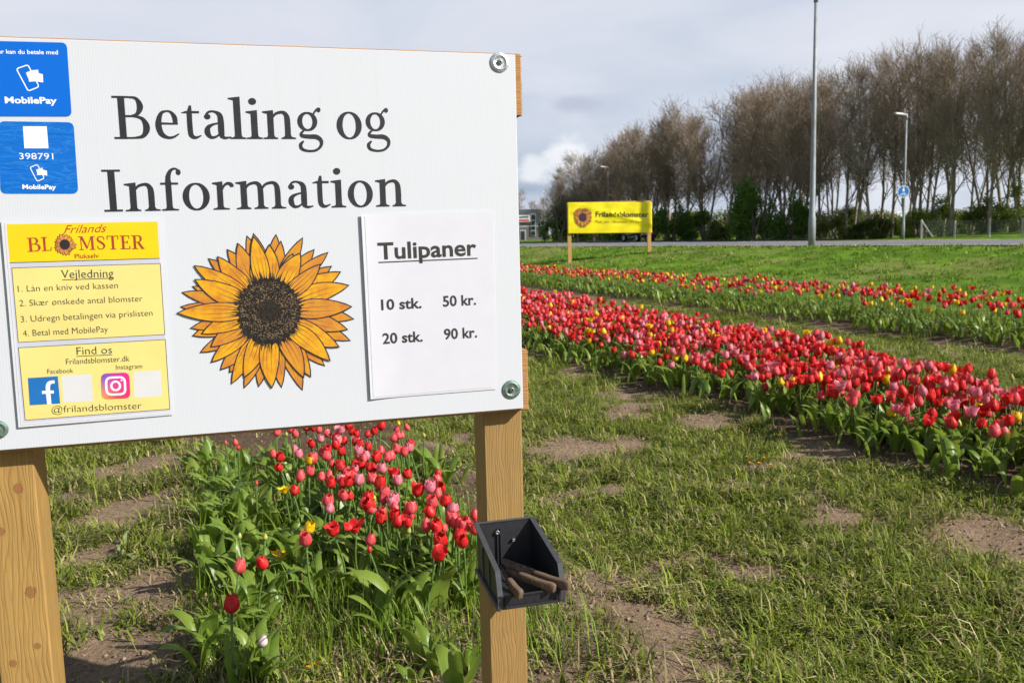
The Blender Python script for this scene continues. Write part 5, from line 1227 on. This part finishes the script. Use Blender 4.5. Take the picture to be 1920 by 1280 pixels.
SPECIAL = {(252, 915): 'large dark red tulip standing alone at the lowest left corner of the flower bed', (372, 1075): 'withered pink and white tulip low in the leaves below the lone red one', (255, 722): 'coral pink tulip alone at left of the bed, above the large dark red one',
           (368, 700): 'small red tulip beside the coral one at the left front of the bed', (485, 660): 'low wide open orange yellow tulip among leaves at the bed front', (635, 590): 'lone coral pink tulip on a tall stem in the middle front of the bed',
           (1165, 660): 'open red tulip at the front of the bed nearest the bin', (862, 502): 'widest open bright red tulip in the middle of the bed', (775, 528): 'open red tulip just left of the widest open one', (637, 512): 'yellow tulip in the open gap at the middle of the bed',
           (512, 345): 'ragged wide open yellow tulip left of the small red one, mid bed', (543, 200): 'yellow tulip beside red ones under the lower edge of the board', (1093, 333): 'open dark red tulip at the right side of the bed crowd', (1010, 400): 'big red tulip in the middle right of the near bed',
           (1210, 340): 'tall pale pink tulip at the right edge of the near bed', (1303, 505): 'large coral tulip left of its twin beside the wooden post', (1360, 510): 'large coral tulip close to the wooden post above the bin', (1412, 465): 'coral tulip half hidden by the right post',
           (275, 125): 'coral tulip alone among leaves at the upper left of the near bed', (215, 118): 'tiny coral bud at the far upper left of the near bed', (372, 312): 'small pinkish bud among the left leaves of the near bed', (550, 287): 'tall coral tulip above the ragged yellow one',
           (575, 357): 'small red tulip between the ragged yellow and the coral one', (670, 405): 'coral tulip in front of the dark gap at the middle left of the bed', (915, 585): 'coral tulip in the front middle below the widest open red one', (935, 625): 'small red bud hanging under the front middle coral tulip',
           (1212, 510): 'coral tulip on a long stem between bin and open red tulip', (1300, 575): 'red tulip beneath the large coral pair by the post', (350, 610): 'tiny yellow bud deep in the left leaves of the bed', (1165, 92): 'greenish yellow bud at the upper right of the near bed'}
n_thing = 0
r4 = random.Random(8)
for k in range(26): NB += ';%d %d %s %s %.2f' % (r4.uniform(600, 1110), r4.uniform(40, 330), r4.choice('rrccp'), r4.choice('ccp'), r4.uniform(.8, 1.1))
for k in range(24): NB += ';%d %d %s %s %.2f' % (r4.uniform(680, 1180), r4.uniform(60, 460), r4.choice('rrccp'), r4.choice('cccpo'), r4.uniform(.9, 1.1))
for k in range(8): NB += ';%d %d %s %s %.2f' % (r4.uniform(1180, 1400), r4.uniform(380, 600), r4.choice('rcp'), r4.choice('ccp'), r4.uniform(.95, 1.15))
for it in NB.split(';'):
    zx, zy, c_, m_, s_ = it.split(); zx = float(zx); zy = float(zy); px, py = 340 + zx / 2.561, 780 + zy / 2.561
    h = .27 if zy < 450 else .25
    if m_ == 'b': h *= .9
    if (zx, zy) in ((485, 660), (372, 1075), (350, 610)): h = .13
    size = DIAM * float(s_) * .86; Hh = size * 1.0
    p = hit(px, py, h + Hh * .6)
    zone = 'near bed just under the board' if zy < 240 else ('middle of the near flower bed' if zy < 430 else 'front of the near flower bed')
    lab = SPECIAL.get((int(zx), int(zy)), '%s tulip %s in the %s' % (CNAME[CK[c_]], {'c': 'cup', 'p': 'closed slim', 'o': 'opened', 'w': 'wide', 'b': 'bud'}[m_] + (' bloom' if m_ != 'b' else ''), zone))
    tulip_thing(p[0], p[1], h, CK[c_], MK[m_], size * (.62 if m_ == 'b' else (.86 if m_ == 'p' else 1)), 3 if zy > 250 else 2, lab, 'tulips of the near flower bed', (rnd.gauss(0, .09), rnd.gauss(0, .09)), .205); n_thing += 1
# leafy plants without a bloom: photo position of the foot, leaf length
LP_ = """120 200 .22;160 160 .2;110 260 .22;210 230 .22;260 190 .2;300 250 .24;340 200 .22;150 330 .24;230 330 .24;300 380 .26;200 430 .25;130 470 .22;270 480 .26;340 470 .26;380 410 .24;420 300 .24;430 230 .22;140 620 .26;220 600 .26;300 600 .27;360 660 .26;110 760 .28;190 740 .26;270 800 .28;340 790 .26;420 640 .26;430 760 .3;400 880 .28;320 940 .26;470 900 .24;250 1000 .24;330 1060 .24;130 1090 .25;210 1130 .26;370 1180 .24;310 1250 .22;420 1260 .2;560 700 .26;600 830 .3;650 800 .24;700 620 .24;760 620 .26;840 650 .26;900 700 .26;980 650 .26;1060 640 .26;1040 850 .24;1080 930 .3;1150 900 .3;1210 900 .28;1010 1010 .2;960 960 .22;1160 1150 .28;1220 1180 .2;1330 1290 .26;1290 720 .28;1360 720 .3;1400 660 .28;1330 640 .26;1240 640 .26;1150 600 .24;1180 430 .26;1130 430 .24;1380 1180 .2;1120 1260 .16;580 520 .24;520 480 .24;470 540 .25;740 480 .25;640 330 .24;590 250 .24;480 300 .24;420 170 .22;1200 230 .26;1260 280 .24;1100 210 .22"""
for it in LP_.split(';'):
    zx, zy, L_ = map(float, it.split()); p = hit(340 + zx / 2.561, 780 + (zy + 60) / 2.561, 0)
    lab = 'flowerless tulip of broad leaves at the left side of the near bed' if zx < 460 else ('flowerless tulip with upright broad leaves at the bare front of the near bed' if zy > 780 else 'flowerless tulip leaves among blooms of the near bed')
    e = tulip_thing(p[0], p[1], 0, None, None, 0, rnd.choice((4, 5)) if (zx < 460 or zy < 780) else 3, lab, 'flowerless tulips of the near bed', leafL=L_ * .95); n_thing += 1
    if zx < 460 or zy < 780:                                       # offsets of the same clump
        dx, dy = rnd.uniform(-.11, .11), rnd.uniform(-.11, .11)
        for k in range(4):
            lf = link('leaf', LM[rnd.randrange(12)], e); L2 = L_ * rnd.uniform(.65, 1.0); lf.scale = (L2, L2 * .8, L2); lf.location = (dx, dy, -.012); lf.rotation_euler = (0, rnd.uniform(-.1, .25), rnd.uniform(0, 6.28))
# --- the two long beds: blooms by density; the nearest stand alone, the far rest is one mass ---
def pick(r_, w_):
    q = r_.random() * sum(w_.values())
    for k, v_ in w_.items():
        q -= v_
        if q <= 0: return k
    return k
rr = random.Random(21); plants = []
def bed(n0, n1, y_near, s1, dens, mix_, hmin, hmax, modes, bed_id):
    A = ROWN * 0; cnt_ = int((s1 - y_near) * (n1 - n0) * dens)
    for k in range(cnt_):
        n_ = rr.uniform(n0, n1); s_ = rr.uniform(y_near, s1); p = ROWN * n_ + ROWD * s_
        px = 960 + FPX * p[0] / max(.1, p[1])
        if p[1] < 3 or px < (930 if p[1] < 14 else 700) or px > 2150: continue
        if bed_id == 0 and n_ > np.interp(p[1], [4.5, 6, 8, 16], [4.9, 5.1, 5.6, 6.1]) + rr.gauss(0, .06): continue
        edge_ = min(n_ - n0, n1 - n_) / (n1 - n0)
        if rr.random() > .45 + 2.2 * edge_: continue
        plants.append((math.hypot(*p), p[0], p[1], (rr.uniform(hmin, hmax) - .05 * max(0, 1 - (n_ - n0) / .5)) * (.92 + .3 * (float(vn(p[0] * .9, p[1] * .9, 4)) - .5)), pick(rr, mix_), pick(rr, modes), bed_id, n_))
MAIN = {'red': .49, 'coral': .28, 'pink': .155, 'yellow': .055, 'bud': .02}; MM = {'cup': .55, 'closed': .20, 'open': .18, 'wide': .07}
bed(3.92, 6.1, -1, 22, 125, MAIN, .17, .34, MM, 0)
bed(8.45, 9.75, -1, 34, 40, {'red': .38, 'coral': .24, 'pink': .08, 'yellow': .16, 'bud': .07, 'purple': .03}, .30, .44, MM, 1)
for k in range(900):                                               # the near bed runs on behind the board
    n_ = rr.uniform(.1, 1.45); s_ = rr.uniform(6.0, 22); p = ROWN * n_ + ROWD * s_
    if p[1] > 6.2: plants.append((math.hypot(*p), p[0], p[1], rr.uniform(.2, .32), pick(rr, MAIN), pick(rr, MM), 2, n_))
plants.sort(key=lambda q: q[0])
seen_ = {}
def vis(q): px = 960 + FPX * q[1] / q[2]; return 975 < px < 1935
solo = [q for q in plants if vis(q)][:300 - n_thing]; solo_set = set(id(q) for q in solo); print('tulips solo', len(solo), n_thing, 'all', len(plants))
for q in solo:
    _, x, y, h, c_, m_, b_, n_ = q
    if c_ == 'bud': m_ = 'bud'
    pos = 'near edge' if n_ < 4.5 else ('middle' if n_ < 5.2 else 'far edge'); near_ = 'close right end' if y < 6.2 else ('right half' if y < 7.5 else 'mid length')
    lab = '%s %s tulip, %s of long red bed, %s' % (CNAME[c_], {'cup': 'cup shaped', 'closed': 'closed', 'open': 'opened', 'wide': 'wide open', 'bud': 'budding'}[m_], pos, near_)
    tulip_thing(x, y, h, c_, m_, DIAM * rr.uniform(1.0, 1.3) * (.6 if m_ == 'bud' else 1), 4, lab, 'tulips of the large red bed', (rr.gauss(0, .10), rr.gauss(0, .10)), .24)
# the mass
nr = np.random.default_rng(5); accV = []; accQ = []; accC = []; accM = []; off = 0; MID = {k: i for i, k in enumerate(PETAL)}; MLEAF, MSTEM = len(MID), len(MID) + 1
def push(V_, Q_, C_, m_):
    global off
    accV.append(V_); accQ.append(Q_ + off); accC.append(C_); accM.append(np.full(len(Q_), m_)); off += len(V_)
def rotz(V_, a_): c_, s_ = math.cos(a_), math.sin(a_); return np.stack([V_[:, 0] * c_ - V_[:, 1] * s_, V_[:, 0] * s_ + V_[:, 1] * c_, V_[:, 2]], -1)
def push_leaf(x, y, z_, L_, a_=None):
    V_, Q_, C_ = LA[rr.randrange(12)]; V_ = rotz(V_ * L_, rr.uniform(0, 6.28) if a_ is None else a_) + np.array([x, y, z_ - .01]); C_ = C_.copy(); C_[:, 2] = (C_[:, 2] + rr.random()) % 1; push(V_, Q_, C_, MLEAF)
for q in plants:
    if id(q) in solo_set: continue
    d, x, y, h, c_, m_, b_, n_ = q; z0 = float(g(x, y))
    if c_ == 'bud': m_ = 'bud'
    V_, Q_, C_ = FA[(m_, rr.randrange(3))]; s_ = DIAM * rr.uniform(1.0, 1.3) * .5 * (.6 if m_ == 'bud' else 1); lx, ly = rr.gauss(0, .025), rr.gauss(0, .025)
    V_ = rotz(V_ * s_, rr.uniform(0, 6.28)); V_ = V_ + np.array([x + lx, y + ly, z0 + h]) + np.stack([V_[:, 2] * lx * 4, V_[:, 2] * ly * 4, V_[:, 2] * 0], -1)
    C_ = C_.copy(); C_[:, 2] = C_[:, 2] + rr.random() * .14; push(V_, Q_, C_, MID[c_])
    a_ = np.array([x, y, z0 - .02]); b2 = np.array([x + lx, y + ly, z0 + h + .005]); e1 = np.array([.004, 0, 0]); e2 = np.array([-.002, .0035, 0]); e3 = np.array([-.002, -.0035, 0])
    V_ = np.array([a_ + e1, a_ + e2, a_ + e3, b2 + e1, b2 + e2, b2 + e3]); push(V_, np.array([(0, 1, 4, 3), (1, 2, 5, 4), (2, 0, 3, 5)]), np.zeros((6, 3)), MSTEM)
    for k in range(2): push_leaf(x, y, z0, rr.uniform(.20, .30))
for n0, n1, dens, s0, s1 in ((3.85, 5.95, 20, -1, 24), (3.76, 4.15, 60, -1, 20), (8.35, 9.85, 30, -1, 36), (8.3, 8.7, 45, -1, 34)):   # leaves of plants between the blooms
    for k in range(int((n1 - n0) * (s1 - s0) * dens)):
        n_ = rr.uniform(n0, n1); s_ = rr.uniform(s0, s1); p = ROWN * n_ + ROWD * s_
        if p[1] < 3 or (n0 < 5 and n_ > np.interp(p[1], [4.5, 6, 8, 16], [4.95, 5.15, 5.7, 6.15])): continue
        px = 960 + FPX * p[0] / p[1]
        if px < 930 or px > 2150: continue
        push_leaf(p[0], p[1], float(g(p[0], p[1])), rr.uniform(.16, .28))
V_ = np.concatenate(accV); Q_ = np.concatenate(accQ)
o_ = link('tulip_bed_mass', npmesh('tulip_bed_mass', V_, Q_, None, list(PETAL.values()) + [leafm, stemm], np.concatenate(accC), smooth=True, qmat=np.concatenate(accM)))
tag(o_, 'mass of red, pink and yellow tulips running off into the far rows', 'tulips', None, 'stuff')

# ------------------------------------------------------------------ grass: real blades, thinning on bare earth
grassm = colmat('grass_blade', .55, .25)
def blades(P, L, W, lean, az, col_, bend=.6):
    """P roots; each blade four cross points and a tip"""
    k = len(P); d = np.stack([np.cos(az), np.sin(az), np.zeros(k)], -1); s_ = np.stack([-np.sin(az), np.cos(az), np.zeros(k)], -1); up = np.array([0, 0, 1.])
    a1 = lean * .55; a2 = np.minimum(lean * 1.0 + bend * lean, 1.72)
    m_ = P + (d * np.sin(a1)[:, None] + up * np.cos(a1)[:, None]) * (L * .5)[:, None]
    t_ = m_ + (d * np.sin(a2)[:, None] + up * np.cos(a2)[:, None]) * (L * .5)[:, None]
    w_ = (W * .5)[:, None] * s_
    V_ = np.stack([P - w_, P + w_, m_ + w_ * .85, m_ - w_ * .85, t_], 1).reshape(-1, 3)
    b_ = np.arange(k)[:, None] * 5; Q_ = b_ + np.array([0, 1, 2, 3]); T_ = b_ + np.array([3, 2, 4])
    return V_, Q_, T_, np.repeat(col_, 5, 0)
def sample(n, r0, r1, a0, a1, pw=1.0):
    u = rng.random(n); r_ = (r0 ** pw + u * (r1 ** pw - r0 ** pw)) ** (1 / pw); a_ = rng.uniform(a0, a1, n)
    return r_ * np.sin(a_), r_ * np.cos(a_), r_
G1 = np.array([.14, .195, .015]); G2 = np.array([.285, .31, .032]); G3 = np.array([.050, .115, .012]); ST = np.array([.40, .33, .16]); OL = np.array([.20, .215, .045])
def tints(n, straw, base=None):
    q = rng.random(n)[:, None]; w_ = rng.random(n)[:, None]
    c_ = G1 * (1 - q) + G2 * q; c_ = c_ * (1 - w_ * .5) + G3 * w_ * .5
    c_ = np.where(rng.random(n)[:, None] < .18, OL * rng.uniform(.7, 1.2, (n, 1)), c_)
    c_ = np.where(rng.random(n)[:, None] < straw[:, None], ST * rng.uniform(.6, 1.15, (n, 1)), c_)
    return c_ * rng.uniform(.75, 1.25, (n, 1))
AV, AQ, AT, AC = [], [], [], []; go = 0
def addg(r):
    global go
    V_, Q_, T_, C_ = r; AV.append(V_); AQ.append(Q_ + go); AT.append(T_ + go); AC.append(C_); go += len(V_)
def field(nc, r0, r1, per, Lr, Wr, spread, leanr, pw=1.0, straw=.14, lushzone=False, tuft=0.0):
    x, y, r_ = sample(nc, r0, r1, R(-44), R(46), pw)
    keep = y > 1.2; x, y, r_ = x[keep], y[keep], r_[keep]
    s_ = soil(x, y); rn = rown(x, y); road = roadn(x, y)
    dens = (1 - np.clip(s_ * 1.3, 0, .985)) * (.35 + .95 * fbm(x * 2.6, y * 2.6, 61))
    inbed = ((rn > -.05) & (rn < 1.5)) | ((rn > 3.85) & (rn < 5.9)) | ((rn > 8.35) & (rn < 9.85))
    dens = np.where(inbed, np.minimum(dens, .05), dens)
    dens = np.where(inbed & (rn < 1.3) & (rn > -.1) & (y < 4.6), .40 * fbm(x * 3, y * 3, 66), dens)
    if lushzone: dens = np.where(rn > 9.9, 1.0, 0)
    else: dens = np.where(rn > 10.6, 0, dens)
    dens = np.where((road > 25.5), 0, dens)
    keep = rng.random(len(x)) < dens; x, y, r_, s_ = x[keep], y[keep], r_[keep], s_[keep]
    n = len(x); k = per; cl = np.repeat(np.arange(n), k); m_ = n * k
    tall = (1 + tuft * (fbm(x * .9, y * .9, 71) > .56) * 1.0)
    bx = x[cl] + rng.normal(0, 1, m_) * spread; by = y[cl] + rng.normal(0, 1, m_) * spread
    sc = np.clip(r_[cl] / 6.5, 1, 5) ** .8
    L = rng.uniform(*Lr, m_) * tall[cl] * rng.uniform(.7, 1.2, n)[cl]; W = rng.uniform(*Wr, m_) * sc
    cd_ = rng.uniform(0, 2 * np.pi, n); az = cd_[cl] + rng.normal(0, .85, m_); lean = np.abs(rng.normal(leanr[0], leanr[1], m_)); lean = np.clip(lean, .05, 1.5)
    straw_ = straw * (.4 + 1.6 * fbm(bx * 1.7, by * 1.7, 81)) + .35 * np.clip(s_[cl], 0, 1)
    c_ = tints(m_, straw_) * (rng.uniform(.8, 1.2, n)[cl])[:, None]
    if lushzone: c_ = c_ * np.array([.78, 1.05, .55]) * (.6 + .8 * fbm(bx * 1.1, by * 1.1, 95))[:, None]; dry = np.clip((fbm(bx * .35, by * .35, 91) - .52) * 6, 0, .75)[:, None]; c_ = c_ * (1 - dry) + np.array([.27, .24, .08]) * dry
    addg(blades(np.stack([bx, by, g(bx, by) - .004], -1), L, W, lean, az, c_))
field(27000, 1.9, 6.8, 11, (.035, .105), (.0042, .0088), .034, (1.15, .34), 1.25, .15, tuft=.6)
field(17000, 6, 16, 9, (.05, .11), (.004, .0075), .045, (1.05, .4), 1.3, .08, tuft=.4)
field(2600, 1.9, 9, 22, (.06, .15), (.0032, .0062), .020, (.78, .34), 1.2, .05, tuft=.2)     # longer tufts
field(20000, 9, 46, 6, (.06, .15), (.006, .010), .07, (.95, .35), 1.1, .04, True)
# fresh upright blades coming up through the near bed
xx, yy, r_ = sample(9000, 2.6, 5.6, R(-40), R(10), 1.2); k_ = (rown(xx, yy) > .0) & (rown(xx, yy) < 1.25) & (rng.random(len(xx)) < np.clip((5.6 - yy) / 2.2, 0, 1) * .8 * fbm(xx * 3, yy * 3, 67)); xx, yy = xx[k_], yy[k_]; n = len(xx)
rep = np.repeat(np.arange(n), 5); bx = xx[rep] + rng.normal(0, .02, n * 5); by = yy[rep] + rng.normal(0, .02, n * 5); n *= 5
addg(blades(np.stack([bx, by, g(bx, by) - .004], -1), rng.uniform(.06, .2, n), rng.uniform(.0025, .005, n), np.abs(rng.normal(.45, .25, n)), rng.uniform(0, 6.28, n), tints(n, np.full(n, .05)) * np.array([.85, 1.05, .8])))
V_ = np.concatenate(AV); link('grass', npmesh('grass', V_, np.concatenate(AQ), np.concatenate(AT), grassm, np.concatenate(AC))).__setitem__('kind', 'stuff')
bpy.data.objects['grass']['label'] = 'short trampled grass between the flower beds and meadow grass behind'; bpy.data.objects['grass']['category'] = 'grass'
#--
# straw and clippings lying flat on the bare patches
AV, AQ, AT, AC = [], [], [], []; go = 0
x, y, r_ = sample(26000, 1.9, 9, R(-44), R(46), 1.25); k_ = (soil(x, y) > .12) & (rown(x, y) < 8); k_ &= ~(((rown(x, y) > 0) & (rown(x, y) < 1.5) & (y > 4.6)) | ((rown(x, y) > 4.1) & (rown(x, y) < 6))); x, y = x[k_], y[k_]; k_ = rng.random(len(x)) < .6; x, y = x[k_], y[k_]; n = len(x)
addg(blades(np.stack([x, y, g(x, y) + .004], -1), rng.uniform(.02, .09, n), rng.uniform(.0018, .0045, n), np.full(n, 1.45), rng.uniform(0, 6.28, n), np.where(rng.random(n)[:, None] < .62, ST * rng.uniform(.5, 1.2, (n, 1)), OL * rng.uniform(.6, 1.2, (n, 1))), .1))
o_ = link('grass_clippings', npmesh('grass_clippings', np.concatenate(AV), np.concatenate(AQ), np.concatenate(AT), grassm, np.concatenate(AC))); tag(o_, 'dry straw and grass clippings strewn on the bare earth', 'straw', None, 'stuff')

# crumbs and clods on the bare earth
x, y, r_ = sample(30000, 1.9, 9, R(-44), R(46), 1.2); k_ = (soil(x, y) > .35) & (rng.random(len(x)) < .75); x, y = x[k_], y[k_]; n = len(x); rad = np.minimum(rng.gamma(1.6, .0028, n), .009) + .0015
O8 = np.array([(1, 0, 0), (0, 1, 0), (-1, 0, 0), (0, -1, 0), (0, 0, .8), (0, 0, -.8)], float); F8 = np.array([(0, 1, 4), (1, 2, 4), (2, 3, 4), (3, 0, 4), (1, 0, 5), (2, 1, 5), (3, 2, 5), (0, 3, 5)])
V_ = (O8[None] * rng.uniform(.6, 1.3, (n, 6, 1))) * rad[:, None, None]; an = rng.uniform(0, 6.28, n); c_, s_ = np.cos(an)[:, None], np.sin(an)[:, None]
V_ = np.stack([V_[..., 0] * c_ - V_[..., 1] * s_, V_[..., 0] * s_ + V_[..., 1] * c_, V_[..., 2]], -1) + np.stack([x, y, g(x, y) + rad * .25], -1)[:, None]
q = rng.random((n, 1)); cl_ = np.array([.13, .088, .057]) * (1 - q) + np.array([.30, .215, .15]) * q
clodm = colmat('soil_clod', .95, 0.0)
o_ = link('soil_clods', npmesh('soil_clods', V_.reshape(-1, 3), None, (np.arange(n)[:, None, None] * 6 + F8[None]).reshape(-1, 3), clodm, np.repeat(cl_, 6, 0))); tag(o_, 'crumbs and small clods of dry brown earth on the bare patches', 'soil', None, 'stuff')

# ------------------------------------------------------------------ small things on the ground
palel = leafy('wilted_leaf', (.17, .24, .10), (.26, .31, .15), rough=.6, trans=.15); brownl = leafy('brown_leaf', (.16, .10, .05), (.24, .16, .09), rough=.8, trans=.1)
for px, py, L_, m_, lab in ((222, 1035, .17, palel, 'largest pale wilted tulip leaf lying flat on the path left of the bed'), (250, 1052, .14, palel, 'pale wilted leaf overlapping the largest one on the left path'), (185, 1058, .13, palel, 'pale wilted leaf nearest the left post on the path'), (265, 1120, .10, palel, 'cupped green leaf fragment below the pale leaf pile'),
                            (340, 960, .12, palel, 'dark green cut leaf lying in shade at the left edge of the bed'), (1265, 897, .09, palel, 'pale green leaf scrap lying on the trampled grass in the open'), (1340, 935, .12, brownl, 'upright dry brown leaf in the middle of the grass path'), (1160, 1225, .08, brownl, 'dry straw coloured leaf scrap on the bare patch at the bottom'),
                            (1285, 1010, .09, palel, 'faded leaf scrap in the middle of the trampled path')):
    p = hit(px, py); e = LA[rnd.randrange(12)]; V_ = e[0] * L_; V_ = np.stack([V_[:, 2], V_[:, 1] * 1.35, V_[:, 0] * .25 + .012 + .012 * np.sin(V_[:, 2] * 60)], -1)
    ob = link('fallen_leaf', npmesh('fallen_leaf', V_, e[1], None, m_, e[2], smooth=True)); ob.location = p; ob.rotation_euler = (rnd.uniform(-.2, .2), rnd.uniform(-.2, .1), rnd.uniform(0, 6.28)); tag(ob, lab, 'leaf', 'loose leaves on the ground')
dand = plain('dandelion_yellow', (.82, .42, .006), .6, var=.2, scale=200)
def dandelion(px, py, lab, grp='dandelions in the trampled grass', s=1.0):
    p = hit(px, py, .03); e = empty('dandelion', (p[0], p[1], float(g(p[0], p[1]))), rnd.uniform(0, 6), lab, 'dandelion', grp); V_ = []; F_ = []
    for k in range(46):
        a_ = rnd.uniform(0, 6.28); r_ = .017 * s * rnd.uniform(.35, 1); w_ = .0022 * s; z_ = .030 + .008 * (1 - r_ / .017); o_ = len(V_); d = (math.cos(a_), math.sin(a_))
        V_ += [(-d[1] * w_, d[0] * w_, .028), (d[1] * w_, -d[0] * w_, .028), (d[0] * r_ + d[1] * w_, d[1] * r_ - d[0] * w_, z_ + .002), (d[0] * r_ - d[1] * w_, d[1] * r_ + d[0] * w_, z_ + .002)]; F_.append((o_, o_ + 1, o_ + 2, o_ + 3))
    part('flower', V_, F_, dand, e); mb = MB(); mb.tube([(0, 0, -.01), (0, 0, .03)], .002, 5); mb.build('stem', stemm, e)
for px, py, lab in ((1401, 857, 'leftmost yellow dandelion of the clump in the grass path'), (1424, 868, 'largest yellow dandelion of the clump in the grass path'), (1433, 858, 'upper right yellow dandelion of the grass path clump'), (1446, 872, 'rightmost yellow dandelion of the grass path clump'), (1406, 868, 'small yellow dandelion low in the grass path clump'), (1380, 800, 'upper yellow dandelion by the edge of the red bed'), (1368, 802, 'second upper dandelion by the edge of the red bed'),
                    (1461, 815, 'single dandelion close under the red bed leaves'), (578, 1252, 'dandelion in the grass at the bottom of the near bed'), (590, 1246, 'second dandelion at the bottom of the near bed'), (1680, 500, 'dandelion in the meadow below the road'), (1803, 452, 'dandelion on the verge at the right')):
    dandelion(px, py, lab, s=1.0 if py > 600 else 2.2)
